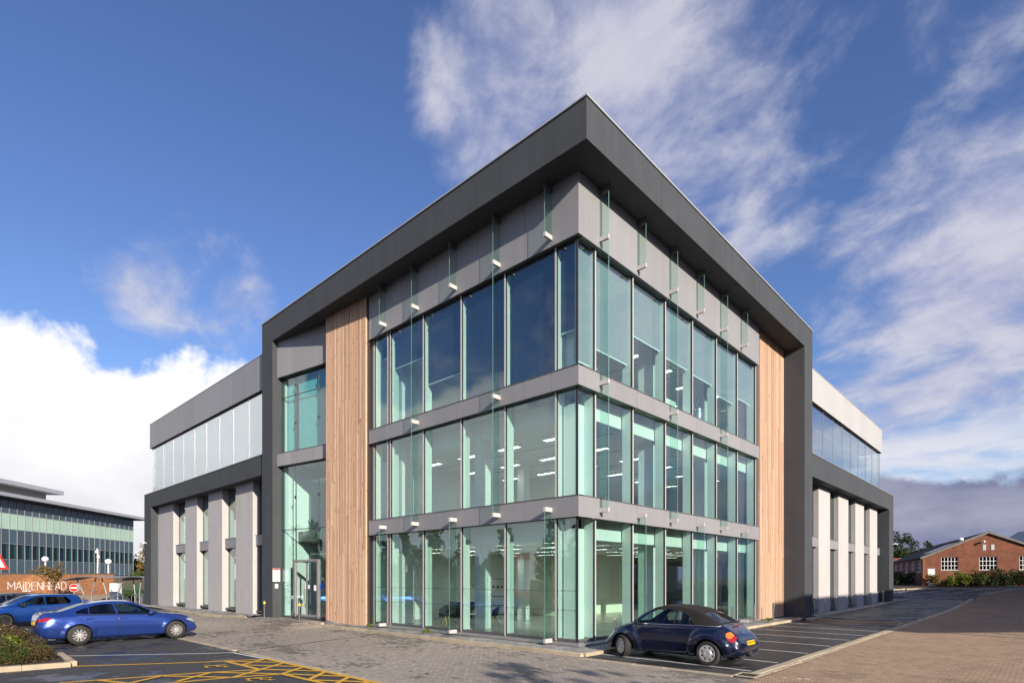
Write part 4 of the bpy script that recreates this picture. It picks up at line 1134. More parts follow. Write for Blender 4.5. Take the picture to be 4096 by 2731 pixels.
def cabin(root, x_dash, x_seat, x_rear, half, floor=0.35, steer_side=-1):
    m = MB(); m.box(x_rear-0.6, x_dash+0.35, -half, half, floor-0.12, floor); m.build('cabin_floor', M['car_dark'], root)
    m = MB(); m.box(x_dash-0.05, x_dash+0.30, -half+0.02, half-0.02, floor+0.2, 0.93); m.build('dashboard', M['car_dark'], root)
    for s in (1, -1):
        m = MB(); y = s*half*0.5
        m.box(x_seat-0.30, x_seat+0.25, y-0.24, y+0.24, floor, floor+0.22)
        mx = Matrix.Translation((x_seat-0.28, y, floor+0.18)) @ Matrix.Rotation(R(-14), 4, 'Y')
        m.box(-0.08, 0.07, -0.24, 0.24, 0, 0.56, 0, mx); m.box(-0.05, 0.05, -0.13, 0.13, 0.58, 0.80, 0, mx)
        m.build('seat', M['seat'], root)
    m = MB(); m.box(x_rear-0.2, x_rear+0.28, -half+0.06, half-0.06, floor, floor+0.25)
    mx = Matrix.Translation((x_rear-0.2, 0, floor+0.2)) @ Matrix.Rotation(R(-18), 4, 'Y')
    m.box(-0.07, 0.06, -half+0.06, half-0.06, 0, 0.5, 0, mx)
    for y in (-0.3, 0.3): m.box(-0.04, 0.04, y-0.12, y+0.12, 0.5, 0.68, 0, mx)
    m.build('rear_bench', M['seat'], root)
    m = MB(); cx, cy, cz = x_dash-0.12, steer_side*half*0.5, 0.95
    pts = [(cx+0.10*math.cos(t)*0.0+0.05*math.sin(t), cy+0.18*math.cos(t), cz+0.17*math.sin(t)) for t in [2*math.pi*k/20 for k in range(21)]]
    m.tube(pts, 0.014, 6, 0, False); m.beam((cx, cy-0.17, cz), (cx, cy+0.17, cz), 0.03, 0.03); m.beam((cx, cy, cz), (cx+0.3, cy, cz-0.2), 0.05)
    m.build('steering_wheel', M['car_dark'], root)
def mirrors(root, x, y, z, m):
    for s in (1, -1):
        k = MB(); bm = bmesh.new(); bmesh.ops.create_uvsphere(bm, u_segments=14, v_segments=8, radius=1)
        for v in bm.verts: v.co = Vector((v.co.x*0.07, v.co.y*0.11, v.co.z*0.075))
        me = bpy.data.meshes.new('door_mirror'); bm.to_mesh(me); bm.free(); o = link('door_mirror', me, m, root, True); o.location = (x, s*(y+0.12), z)
        box('mirror_glass', -0.075, -0.055, -0.085, 0.085, -0.05, 0.05, M['chrome'], o)
        MB().beam((0, -s*0.16, -0.06), (0, -s*0.04, -0.02), 0.05, 0.04).build('mirror_arm', M['car_dark'], o)
def plate(root, loc, rot, body, front=False):
    p = box('number_plate', -0.26, 0.26, -0.006, 0.006, -0.055, 0.055, M['plate_y'] if not front else M['white'], root)
    p.location = loc; p.rotation_euler = rot
    if body:
        me = text_mesh(body, 0.115, 0.001, 'CENTER'); t = link('plate_text', me, M['black'], p); t.location = (0.015, -0.0075, -0.038); t.rotation_euler = (R(90), 0, 0); t.scale = (0.92, 1, 1)
        box('plate_band', -0.26, -0.222, -0.0075, -0.0062, -0.055, 0.055, M['blue'], p)
    return p

# ---- dark blue convertible with a rounded shape
def build_convertible():
    root = thing('convertible_car', 'dark navy rounded convertible with black fabric roof parked by the glass corner', 'car', (3.14, 0.36, 0), R(180))
    #      x      zb    zs    zt    wl    wm    ws    wr    zr
    keys = [(-2.04, .40, .50, .54, .42, .47, .44, .36, .53), (-2.00, .31, .57, .62, .58, .66, .60, .50, .61), (-1.90, .26, .69, .77, .66, .75, .67, .55, .74),
            (-1.72, .23, .84, .92, .68, .78, .71, .58, .89), (-1.52, .21, .985, 1.05, .68, .785, .735, .63, 1.02), (-1.25, .20, 1.0, 1.21, .68, .79, .75, .63, 1.15),
            (-.95, .20, .99, 1.375, .68, .79, .755, .60, 1.30), (-.55, .20, .98, 1.475, .68, .79, .76, .575, 1.39), (-.10, .20, .97, 1.50, .68, .79, .765, .565, 1.42),
            (.25, .20, .96, 1.46, .68, .79, .765, .57, 1.385), (.55, .20, .95, 1.345, .68, .79, .76, .585, 1.27), (.85, .20, .94, 1.17, .68, .785, .745, .62, 1.10),
            (1.10, .20, .92, .985, .68, .775, .70, .60, .95), (1.35, .20, .85, .915, .68, .765, .64, .52, .885), (1.60, .22, .74, .81, .66, .73, .56, .44, .78),
            (1.80, .25, .60, .68, .62, .67, .50, .40, .645), (1.94, .29, .49, .55, .54, .58, .44, .36, .525), (2.02, .38, .45, .48, .40, .44, .36, .28, .47)]
    wh = [(1.255, 0.315), (-1.255, 0.315)]
    door = [(.83, .93), (-.30, .955), (-.33, .28), (.70, .255), (.78, .42), (.86, .70)]
    regs = [('soft_top', [(.33, 1.7), (.33, 1.0), (-1.55, 1.0), (-1.55, 1.7)], (5, 6, 7), ''),
            ('soft_top', [(-.28, 1.40), (-.28, .95), (-1.53, .99), (-1.53, 1.40)], (5,), ''),
            ('windscreen', [(1.09, .9), (1.09, 1.6), (.34, 1.6), (.34, .9)], (7,), ''),
            ('rear_window', [(-1.05, .9), (-1.05, 1.6), (-1.47, 1.6), (-1.47, .9)], (7,), ''),
            ('side_window', [(.80, .985), (-.29, 1.0), (-.33, 1.345), (-.10, 1.385), (.22, 1.352), (.52, 1.232)], (5,), ''),
            ('quarter_window', [(-.335, 1.0), (-.86, 1.015), (-.66, 1.24), (-.50, 1.325), (-.37, 1.345)], (5,), ''),
            ('door', door, (2, 3, 4), 'gap'),
            ('boot_lid', [(-1.60, .97), (-1.60, 1.1), (-1.99, .75), (-1.985, .62), (-1.90, .66)], (6, 7), 'gap'),
            ('tail_lamp', ell(-1.80, .745, .145, .085, 52), (2, 3, 4, 5), ''),
            ('indicator_lamp', ell(-1.765, .79, .085, .07, 52), (2, 3, 4, 5), ''),
            ('headlamp', ell(1.74, .62, .13, .10, -50), (2, 3, 4, 5), '')]
    bm, sl, rl, names = car_shell(keys, wh, .595, .075, .372, regs)
    mats = dict(body=M['paint_beetle'], soft_top=M['soft_top'], windscreen=M['glass_clear'], rear_window=M['glass_dark'], side_window=M['glass_clear'], quarter_window=M['glass_clear'],
                door=M['paint_beetle'], boot_lid=M['paint_beetle'], tail_lamp=M['lens_red'], indicator_lamp=M['lens_amber'], headlamp=M['lens_clear'])
    P = shell_parts(bm, rl, names, root, mats, ('side_window', 'quarter_window', 'door', 'tail_lamp', 'indicator_lamp', 'headlamp')); bm.free()
    for s in (1, -1):
        h = box('door_handle', -.13, .13, -.012, .016, -.018, .018, M['paint_beetle'], P[('door', s)]); h.location = (-.16, s*.80, .84)
        k = MB(); k.tube([(.80, s*.752, .965), (.3, s*.772, .972), (-.4, s*.770, .985), (-1.1, s*.762, 1.0), (-1.50, s*.742, .995)], .011, 6); k.build('belt_trim', M['chrome'], root, True)
        k = MB(); k.lathe([(0, 0), (.05, 0), (.05, .01), (0, .012)], 16, 0, 'x'); o = k.build('reversing_lamp', M['lens_clear'], root); o.location = (-1.965, s*.46, .36)
        MB().tube([(-1.80, s*.30, .215), (-1.95, s*.30, .20)], .026, 10).build('exhaust_pipe', M['iron'], root, True)
    k = MB(); k.tube([(-1.50, .742, .995), (-1.54, .6, 1.012), (-1.555, .3, 1.03), (-1.56, 0, 1.035), (-1.555, -.3, 1.03), (-1.54, -.6, 1.012), (-1.50, -.742, .995)], .011, 6); k.build('belt_trim', M['chrome'], root, True)
    liners(root, wh, .372, .80)
    for (x, y, st) in ((1.255, .735, -28), (1.255, -.735, -28), (-1.255, .745, 0), (-1.255, -.745, 0)): wheel(root, x, y, .315, .20, 'cap', st)
    cabin(root, .78, .0, -.72, .66)
    mirrors(root, .74, .74, 1.03, M['paint_beetle'])
    plate(root, (-2.028, 0, .585), (0, 0, R(-90)), 'DW03 KPF').rotation_euler = (R(-12), 0, R(-90))
    m = MB(); m.box(-.012, .012, -.16, .16, -.012, .012); o = m.build('brake_light', M['lens_red'], root); o.location = (-1.66, 0, .985)
    m = MB(); m.lathe([(0, 0), (.06, 0), (.06, .008), (0, .01)], 20, 0, 'x'); o = m.build('badge', M['chrome'], root); o.location = (-1.835, 0, .838); o.rotation_euler = (0, R(41), 0)
    m = MB(); m.tube([(-1.96, .1, .27), (-2.06, .1, .26), (-2.10, .1, .30)], .018, 8); m.build('tow_hook', M['iron'], root, True)
    return root
build_convertible()

# ---- bright blue saloon
def build_saloon():
    root = thing('saloon_car', 'shiny bright blue saloon car with silver multi spoke wheels beside the flower bed', 'car', (-13.52, -8.90, 0), R(90))
    keys = [(-2.50, .44, .66, .82, .50, .56, .52, .44, .80), (-2.45, .34, .78, .97, .70, .77, .70, .58, .95), (-2.30, .27, .88, 1.09, .76, .86, .79, .64, 1.06),
            (-2.05, .23, .955, 1.105, .79, .895, .83, .66, 1.08), (-1.72, .21, .97, 1.20, .80, .90, .835, .63, 1.14), (-1.3, .19, .975, 1.35, .81, .90, .84, .585, 1.265),
            (-.8, .19, .965, 1.43, .81, .90, .84, .56, 1.355), (-.25, .19, .95, 1.445, .81, .90, .84, .56, 1.37), (.15, .19, .935, 1.395, .81, .90, .84, .57, 1.315),
            (.55, .19, .92, 1.21, .81, .90, .835, .60, 1.145), (.95, .19, .91, 1.005, .81, .90, .81, .65, .975), (1.3, .20, .87, .95, .80, .895, .76, .62, .925),
            (1.7, .20, .79, .885, .79, .87, .70, .57, .855), (2.0, .22, .68, .79, .74, .81, .62, .52, .755), (2.16, .25, .58, .69, .66, .71, .54, .45, .65), (2.24, .34, .50, .57, .48, .52, .42, .36, .55)]
    wh = [(1.43, .335), (-1.43, .335)]
    regs = [('windscreen', [(.98, .9), (.98, 1.6), (.20, 1.6), (.20, .9)], (7,), ''),
            ('rear_window', [(-1.16, .9), (-1.16, 1.6), (-1.98, 1.6), (-1.98, .9)], (7,), ''),
            ('front_window', [(.82, .955), (-.34, .99), (-.42, 1.335), (-.05, 1.335), (.22, 1.275), (.55, 1.115)], (5,), ''),
            ('rear_side_window', [(-.40, .99), (-1.14, 1.015), (-1.14, 1.235), (-.88, 1.315), (-.47, 1.335)], (5,), ''),
            ('quarter_window', [(-1.17, 1.02), (-1.50, 1.045), (-1.52, 1.09), (-1.34, 1.175), (-1.17, 1.228)], (5,), ''),
            ('front_door', [(.80, .90), (-.35, .945), (-.32, .27), (.80, .25)], (2, 3, 4), 'gap'),
            ('rear_door', [(-.365, .945), (-1.42, .965), (-1.18, .72), (-.98, .36), (-.86, .28), (-.335, .27)], (2, 3, 4), 'gap'),
            ('tail_lamp', [(-2.14, .935), (-2.22, .83), (-2.485, .80), (-2.485, .88), (-2.3, .93)], (3, 4, 5), ''),
            ('headlamp', [(1.80, .70), (2.05, .57), (2.23, .56), (2.2, .65), (1.98, .74)], (3, 4, 5), ''),
            ('bonnet', [(.99, .85), (.99, 1.1), (2.10, .9), (2.10, .6)], (6, 7), 'gap')]
    bm, sl, rl, names = car_shell(keys, wh, .50, .028, .372, regs)
    # crisp body crease along the flank
    for v in bm.verts:
        if abs(v.co.y) > .6 and -2.1 < v.co.x < 1.6:
            zc = .80-.02*v.co.x; v.co.y += (1 if v.co.y > 0 else -1)*.014*math.exp(-((v.co.z-zc)/.05)**2)-(1 if v.co.y > 0 else -1)*.022*math.exp(-((v.co.z-.42+.08*v.co.x*.3)/.09)**2)*(1 if abs(v.co.x) < .98 else 0)
    mats = {n: M['paint_sedan'] for n in names}
    mats.update(windscreen=M['glass_clear'], rear_window=M['glass_dark'], front_window=M['glass_mid'], rear_side_window=M['glass_dark'], quarter_window=M['glass_dark'], tail_lamp=M['lens_red'], headlamp=M['lens_clear'])
    P = shell_parts(bm, rl, names, root, mats, ('front_window', 'rear_side_window', 'quarter_window', 'front_door', 'rear_door', 'tail_lamp', 'headlamp')); bm.free()
    for s in (1, -1):
        for d, x, z in (('front_door', -.20, .83), ('rear_door', -1.15, .86)):
            h = box('door_handle', -.12, .12, -.012, .018, -.018, .018, M['paint_sedan'], P[(d, s)]); h.location = (x, s*.90, z)
        k = MB(); k.tube([(.82, s*.835, .945), (0, s*.846, .968), (-.8, s*.848, .988), (-1.5, s*.842, 1.02)], .012, 6); k.build('window_trim', M['gasket'], root, True)
        MB().box(-2.2, -2.0, s*.50-.05, s*.50+.05, .19, .28).build('exhaust_tip', M['chrome'], root)
    liners(root, wh, .372, .88)
    for (x, y) in ((1.43, .80), (1.43, -.80), (-1.43, .80), (-1.43, -.80)): wheel(root, x, y, .33, .225, 'multi')
    cabin(root, .62, -.15, -1.0, .72)
    mirrors(root, .62, .84, 1.0, M['paint_sedan'])
    f = MB(); f.add([(-.98, -.02, 1.425), (-.98, .02, 1.425), (-1.16, .0, 1.47), (-1.18, -.035, 1.40), (-1.18, .035, 1.40)], [(0, 2, 3), (1, 4, 2), (0, 1, 2), (2, 4, 3)])
    f.build('roof_aerial', M['paint_sedan'], root)
    plate(root, (-2.512, 0, .74), (R(-8), 0, R(-90)), None)
    MB().box(-2.49, -2.40, -.55, .55, .28, .46).build('rear_diffuser', M['car_dark'], root)
    MB().box(2.16, 2.25, -.50, .50, .30, .42).build('front_grille', M['car_dark'], root)
    return root
build_saloon()

# ---- blue hatchback, with grey and white ones beyond it
def build_hatch():
    root = thing('hatchback_car', 'metallic blue hatchback with dark rear spoiler behind the bright blue saloon', 'car', (-24.03, -10.27, 0), R(-75), 'cars parked beyond the saloon')
    keys = [(-2.02, .44, .68, .86, .56, .62, .58, .46, .84), (-1.97, .32, .82, 1.03, .70, .78, .72, .56, 1.0), (-1.86, .25, .94, 1.24, .76, .83, .765, .56, 1.18),
            (-1.70, .22, .975, 1.40, .77, .85, .785, .56, 1.33), (-1.2, .20, .965, 1.455, .77, .86, .80, .565, 1.385), (-.5, .20, .95, 1.475, .77, .86, .80, .57, 1.40),
            (.1, .20, .93, 1.44, .77, .86, .80, .575, 1.36), (.5, .20, .92, 1.275, .77, .86, .795, .60, 1.20), (.95, .20, .91, 1.03, .77, .86, .77, .64, .995),
            (1.3, .21, .86, .945, .77, .85, .72, .58, .915), (1.7, .23, .74, .84, .73, .79, .62, .52, .80), (1.95, .27, .60, .70, .62, .68, .52, .43, .665), (2.06, .36, .50, .56, .46, .50, .40, .33, .54)]
    wh = [(1.245, .31), (-1.245, .31)]
    regs = [('windscreen', [(.98, .9), (.98, 1.6), (.16, 1.6), (.16, .9)], (7,), ''), ('rear_window', [(-1.72, .98), (-1.72, 1.36), (-1.99, 1.36), (-1.99, .98)], (7,), ''),
            ('front_window', [(.83, .96), (-.28, .985), (-.30, 1.355), (-.02, 1.35), (.22, 1.275), (.55, 1.11)], (5,), ''),
            ('rear_side_window', [(-.33, .985), (-1.28, 1.01), (-1.34, 1.15), (-1.18, 1.33), (-.36, 1.355)], (5,), ''),
            ('front_door', [(.80, .91), (-.30, .935), (-.30, .27), (.80, .25)], (2, 3, 4), 'gap'), ('rear_door', [(-.32, .935), (-1.22, .945), (-1.0, .60), (-.85, .30), (-.32, .28)], (2, 3, 4), 'gap'),
            ('tail_lamp', [(-1.72, .95), (-1.74, .78), (-1.98, .76), (-1.96, .95)], (3, 4, 5), ''), ('headlamp', [(1.45, .76), (1.75, .60), (1.98, .56), (1.9, .70)], (3, 4, 5), '')]
    bm, sl, rl, names = car_shell(keys, wh, .47, .03, .36, regs)
    mats = {n: M['paint_hatch'] for n in names}
    mats.update(windscreen=M['glass_clear'], rear_window=M['glass_dark'], front_window=M['glass_mid'], rear_side_window=M['glass_dark'], tail_lamp=M['lens_red'], headlamp=M['lens_clear'])
    P = shell_parts(bm, rl, names, root, mats, ('front_window', 'rear_side_window', 'front_door', 'rear_door', 'tail_lamp', 'headlamp')); bm.free()
    for s in (1, -1):
        h = box('door_handle', -.11, .11, -.012, .018, -.016, .016, M['paint_hatch'], P[('front_door', s)]); h.location = (-.14, s*.862, .80)
    liners(root, wh, .36, .84)
    for (x, y) in ((1.245, .76), (1.245, -.76), (-1.245, .76), (-1.245, -.76)): wheel(root, x, y, .31, .20, 'five')
    cabin(root, .62, -.1, -.95, .68)
    mirrors(root, .66, .80, 1.0, M['black'])
    sp = MB(); sp.prism([(-1.62, -.52), (-1.62, .52), (-1.90, .50), (-1.90, -.50)], 1.405, 1.44); sp.build('roof_spoiler', M['paint_hatch'], root)
    MB().tube([(-1.35, 0, 1.45), (-1.55, 0, 1.66)], .006, 5).build('roof_aerial', M['black'], root)
    return root
hatch = build_hatch()
def recolour(o, m, src):
    for ch in o.children_recursive:
        if ch.type == 'MESH' and any(s == src for s in ch.data.materials):
            me = ch.data.copy(); ch.data = me
            for i, s in enumerate(me.materials):
                if s == src: me.materials[i] = m
for (x, y, rz, m, lab) in ((-27.6, -11.3, -76, 'paint_grey', 'dark grey hatchback at the left edge just beyond the blue hatchback'),
                           (-34.5, -13.2, -82, 'paint_white', 'white car beyond the dark grey one with only its roof showing')):
    c = copy_tree(hatch); c.location = (x, y, 0); c.rotation_euler = (0, 0, R(rz)); c['label'] = lab; recolour(c, M[m], M['paint_hatch'])
# ================================================================ small things fixed to or standing by the building
def bollard(name, x, y, h, label, group, cap=False, rz=0):
    t = thing(name, label, 'bollard', (x, y, hgt(x, y)+(0.09 if not cap else 0.0)), rz, group)
    m = MB(); r = 0.05; n = 16
    vs = []; 
    for k in range(n):
        a = 2*math.pi*k/n; vs.append((r*math.cos(a), r*math.sin(a), 0))
    for k in range(n):
        a = 2*math.pi*k/n; vs.append((r*math.cos(a), r*math.sin(a), h+(0.0 if cap else 0.055*math.sin(a)+0.0)))
    m.add(vs, [tuple(range(n, 2*n))]+[(k, (k+1) % n, n+(k+1) % n, n+k) for k in range(n)])
    m.build('post', M['steel'], t)
    MB().lathe([(0.0, 0.012), (0.085, 0.012), (0.09, 0.0)], 20).build('base_plate', M['steel'], t)
    return t
order = ['first', 'second', 'third', 'fourth', 'fifth', 'sixth', 'seventh', 'eighth', 'ninth', 'tenth']
GB = 'steel bollards along the parking bays'
for (y, lab) in ((1.05, 'slant topped steel bollard beside the bonnet of the navy convertible'), (5.4, 'slant topped steel bollard seen through the window of the navy convertible'),
                 (10.15, 'slant topped steel bollard just behind the rear window of the convertible'), (12.7, 'slant topped steel bollard in front of the last ground floor glass bay'),
                 (15.2, 'slant topped steel bollard in front of the right timber slat wall')):
    bollard('bollard', 0.70, y, 0.86, lab, GB)
for i, y in enumerate((21.8, 24.1, 26.6, 29.2, 31.55, 33.9, 36.2, 38.55, 40.7)):
    bollard('bollard', 0.76, y, 0.92, '%s steel bollard from the dark frame leg along the white wing piers' % order[i], GB)
bollard('bollard', 1.6, 45.4, 0.92, 'last steel bollard standing alone beyond the end of the right wing', GB)
for (x, y, lab) in ((-19.63, -1.22, 'short steel post with yellow band beside the entrance frame leg'), (-16.06, -1.05, 'short steel post with yellow band in front of the entrance doors')):
    t = bollard('door_post', x, y, 0.90, lab, 'yellow banded posts at the entrance', True)
    MB().lathe([(0.053, 0.70), (0.062, 0.705), (0.062, 0.82), (0.053, 0.825)], 16).build('yellow_band', M['yellow'], t)

cs = thing('caution_sign', 'white caution sign with red triangle on the entrance frame leg', 'sign', (-18.975, -0.875, 2.38))
box('sign_board', 0, 0.012, -0.195, 0.195, -0.34, 0.34, M['white'], cs)
box('red_header', 0.0125, 0.0145, -0.185, 0.185, 0.255, 0.33, M['red'], cs)
def tri(s, x0, x1, c, m, nm, par):
    k = MB(); h = s*math.sqrt(3)/2; P = [(-s/2, c-h/3), (s/2, c-h/3), (0, c+2*h/3)]
    k.add([(x0, a, b) for a, b in P]+[(x1, a, b) for a, b in P], [(2, 1, 0), (3, 4, 5), (0, 1, 4, 3), (1, 2, 5, 4), (2, 0, 3, 5)]); return k.build(nm, m, par)
tri(0.32, 0.0125, 0.014, 0.03, M['red'], 'warning_triangle', cs); tri(0.235, 0.0142, 0.0155, 0.03, M['white'], 'warning_triangle', cs)
pm = MB()
for a, b in (((0.0, 0.07), (0.0, 0.02)), ((0.0, 0.02), (-0.03, -0.035)), ((0.0, 0.02), (0.03, -0.035)), ((0.0, 0.06), (-0.035, 0.03)), ((0.0, 0.06), (0.03, 0.025))):
    pm.beam((0.0165, *a), (0.0165, *b), 0.014, 0.002)
pm.box(0.0157, 0.0172, -0.012, 0.012, 0.075, 0.10); pm.build('walking_figure', M['black'], cs)
for txt, sz, z in (('CAUTION', 0.062, -0.165), ('PEDESTRIANS', 0.038, -0.235), ('CROSSING', 0.038, -0.295)):
    t = link('sign_text', text_mesh(txt, sz, 0.0008, 'CENTER'), M['black'], cs); t.location = (0.0133, 0, z); t.rotation_euler = (R(90), 0, R(90))
cn = thing('notice_plate', 'small white notice plate with grey circle below the caution sign', 'sign', (-18.975, -0.87, 1.80))
box('plate', 0, 0.01, -0.085, 0.085, -0.11, 0.11, M['white'], cn); MB().lathe([(0.035, 0.011), (0.045, 0.0125), (0.055, 0.011)], 20, 0, 'x', (0, 0, 0.03)).build('circle', M['galv'], cn)
# notices on the doors
for i, (x, z, w, h, m, lab) in enumerate(((2.02, 1.78, 0.14, 0.20, 'white', 'left small white notice stuck on the entrance door glass'), (2.34, 1.78, 0.14, 0.20, 'white', 'right small white notice stuck on the entrance door glass'), (2.85, 1.72, 0.22, 0.28, 'white', 'larger pale notice at the right edge of the entrance doors'))):
    o = tag(box('door_notice', -w/2, w/2, -0.002, 0.002, -h/2, h/2, M[m]), lab, 'notice', 'notices on the entrance doors'); o.location = EMX @ Vector((x, ye-0.018, z)); o.rotation_euler = (0, 0, ER)
bd = MB(); bd.lathe([(0.0, 0.0), (0.17, 0.0), (0.17, 0.012), (0.0, 0.012)], 24, 0, 'y'); o = bd.build('blue_sign', M['blue']); o.location = EMX @ Vector((3.38, ye-0.03, 1.82)); o.rotation_euler = (0, 0, ER); tag(o, 'round blue mandatory sign on the glass beside the entrance doors', 'sign')

def camera_box(name, x, y, z, d, lab):
    t = thing(name, lab, 'security camera', (x, y, z)); dx, dy = d
    box('bracket', -0.03, 0.03, -0.03, 0.03, -0.03, 0.03, M['white'], t)
    MB().tube([(0, 0, 0), (dx*0.18, dy*0.18, 0.02)], 0.02, 8).build('arm', M['white'], t)
    MB().beam((dx*0.10-dy*0.02, dy*0.10+dx*0.02, 0.05), (dx*0.36, dy*0.36, -0.01), 0.085, 0.085).build('housing', M['white'], t)
    return t
camera_box('security_camera', -42.6, -0.875, 5.05, (0.3, -0.95), 'small white camera on the far left dark frame leg')
camera_box('security_camera', 1.03, 43.1, 5.1, (0.95, 0.3), 'small white camera on the far right dark frame leg')
dm = thing('dome_camera', 'little dark dome camera under the first band by the glass corner', 'security camera', (0.12, 0.62, 4.10))
MB().lathe([(0.0, -0.11), (0.05, -0.09), (0.07, -0.05), (0.07, 0.0)], 16).build('dome', M['gasket'], dm, True); MB().lathe([(0.075, -0.02), (0.085, 0.0)], 16).build('collar', M['alu'], dm)

# ---- furniture seen through the glass
def chair(x, y, rz, m, lab):
    t = thing('lounge_chair', lab, 'chair', (x, y, 0.245), rz, 'shell chairs behind the ground floor glass')
    s = MB(); nu, nv = 10, 8
    for i in range(nv):
        for j in range(nu):
            a = math.pi*(0.08+0.84*j/(nu-1))+math.pi; v = i/(nv-1)
            r = 0.24+0.10*v; s.v.append((r*math.cos(a)*(1.0), r*math.sin(a)*0.95, 0.42+0.40*v*(0.35+0.65*abs(math.sin(a)))))
    for i in range(nv-1):
        for j in range(nu-1): s.f.append((i*nu+j, i*nu+j+1, (i+1)*nu+j+1, (i+1)*nu+j)); s.m.append(0)
    s.build('shell', m, t, True)
    MB().lathe([(0.0, 0.40), (0.25, 0.40), (0.27, 0.44), (0.24, 0.48), (0.0, 0.48)], 18).build('seat', m, t, True)
    for a in (45, 135, 225, 315):
        MB().tube([(0.10*math.cos(R(a)), 0.10*math.sin(R(a)), 0.40), (0.33*math.cos(R(a)), 0.33*math.sin(R(a)), 0.0)], [0.028, 0.016], 8).build('leg', M['wood_leg'], t)
    return t
chair(-7.95, 1.35, R(200), M['seat'], 'dark shell chair on yellow wooden legs behind the third glass bay')
chair(-6.35, 2.6, R(120), M['navy_cloth'], 'blue shell chair on yellow wooden legs partly behind the white column')
tb = thing('side_table', 'low white round table on crossed thin legs between the two chairs', 'table', (-7.15, 2.15, 0.245))
MB().lathe([(0, 0.44), (0.40, 0.44), (0.40, 0.465), (0, 0.465)], 28).build('table_top', M['white'], tb)
for a in (0, 90, 180, 270): MB().tube([(0.05*math.cos(R(a)), 0.05*math.sin(R(a)), 0.44), (0.30*math.cos(R(a+30)), 0.30*math.sin(R(a+30)), 0.0)], 0.012, 6).build('leg', M['chrome'], tb)
so = thing('sofa', 'low dark sofa behind the shell chair on the ground floor', 'sofa', (-9.2, 3.6, 0.245), R(10))
box('sofa_seat', -1.2, 1.2, -0.4, 0.4, 0.12, 0.45, M['black'], so); box('sofa_back', -1.2, 1.2, 0.30, 0.5, 0.45, 0.85, M['black'], so)
sh = thing('open_shelf', 'open black metal shelf unit behind the ground floor glass', 'shelf', (-8.5, 5.0, 0.245), R(45))
for x in (-0.55, 0.55):
    for y in (-0.2, 0.2): box('upright', x-0.015, x+0.015, y-0.015, y+0.015, 0, 1.95, M['black'], sh)
for z in (0.25, 0.68, 1.10, 1.52, 1.93): box('shelf_board', -0.54, 0.54, -0.2, 0.2, z-0.012, z+0.012, M['black'], sh)
for x in (-0.1, 0.05, 0.2): tag(box('ornament', -8.5+x-0.03, -8.5+x+0.03, 5.0+x-0.03, 5.0+x+0.03, 0.245+1.532, 0.245+1.62, M['black']), 'small dark ornament on the open black shelf unit', 'ornament', 'ornaments on the shelf')
va = thing('floor_vase', 'tall silver vase holding dry twigs on the top floor behind the glass', 'vase', (-0.55, 9.5, 8.74))
MB().lathe([(0.0, 0.0), (0.15, 0.0), (0.20, 0.25), (0.23, 0.55), (0.22, 0.78), (0.24, 0.86), (0.20, 0.86), (0.18, 0.7)], 24).build('vessel', M['steel'], va, True)
for k in range(9):
    a = k*0.7; MB().tube([(0.05*math.cos(a), 0.05*math.sin(a), 0.7), (0.13*math.cos(a), 0.13*math.sin(a), 1.1), (0.2*math.cos(a+.3), 0.2*math.sin(a+.3), 1.35+0.06*(k % 4))], [0.012, 0.009, 0.004], 5).build('twig', M['bark'], va)
pp = thing('potted_plant', 'spiky green plant in a round pot beside the silver vase', 'plant', (-0.5, 11.75, 8.74))
MB().lathe([(0.0, 0.0), (0.12, 0.0), (0.19, 0.15), (0.16, 0.32), (0.12, 0.32)], 20).build('pot', M['steel'], pp, True)
for k in range(14):
    a = k*0.9; L_ = 0.35+0.05*(k % 5)
    m = MB(); m.add([(0.02*math.cos(a+1.5), 0.02*math.sin(a+1.5), 0.3), (-0.02*math.cos(a+1.5), -0.02*math.sin(a+1.5), 0.3), (0.22*L_*math.cos(a), 0.22*L_*math.sin(a), 0.3+L_*0.7), (0.5*L_*math.cos(a), 0.5*L_*math.sin(a), 0.3+L_)], [(0, 1, 2), (0, 2, 3)]); m.build('leaf', M['leaf_mid'], pp)
ck = thing('wall_clock', 'large skeleton clock seen faintly through the top floor glass', 'clock', (-6.6, 1.9, 9.45))
MB().tube([(0.5*math.cos(t), 0, 0.5*math.sin(t)) for t in [2*math.pi*k/32 for k in range(33)]], 0.025, 6, 0, False).build('outer_ring', M['black'], ck)
MB().tube([(0.3*math.cos(t), 0, 0.3*math.sin(t)) for t in [2*math.pi*k/32 for k in range(33)]], 0.018, 6, 0, False).build('inner_ring', M['black'], ck)
for k in range(12):
    a = 2*math.pi*k/12; MB().beam((0.3*math.cos(a), 0, 0.3*math.sin(a)), (0.5*math.cos(a), 0, 0.5*math.sin(a)), 0.03).build('numeral_bar', M['black'], ck)
MB().tube([(0, 0, -0.5), (0, 0, -0.72)], 0.04, 8).build('foot', M['black'], ck)
desk = thing('white_desk', 'white desk screen on the top floor behind the right glass', 'desk', (-0.9, 6.9, 8.74)); box('desk_top', -0.5, 0.3, -0.7, 0.7, 0.70, 0.74, M['white'], desk)
box('modesty_panel', 0.28, 0.30, -0.7, 0.7, 0.0, 0.70, M['white'], desk)
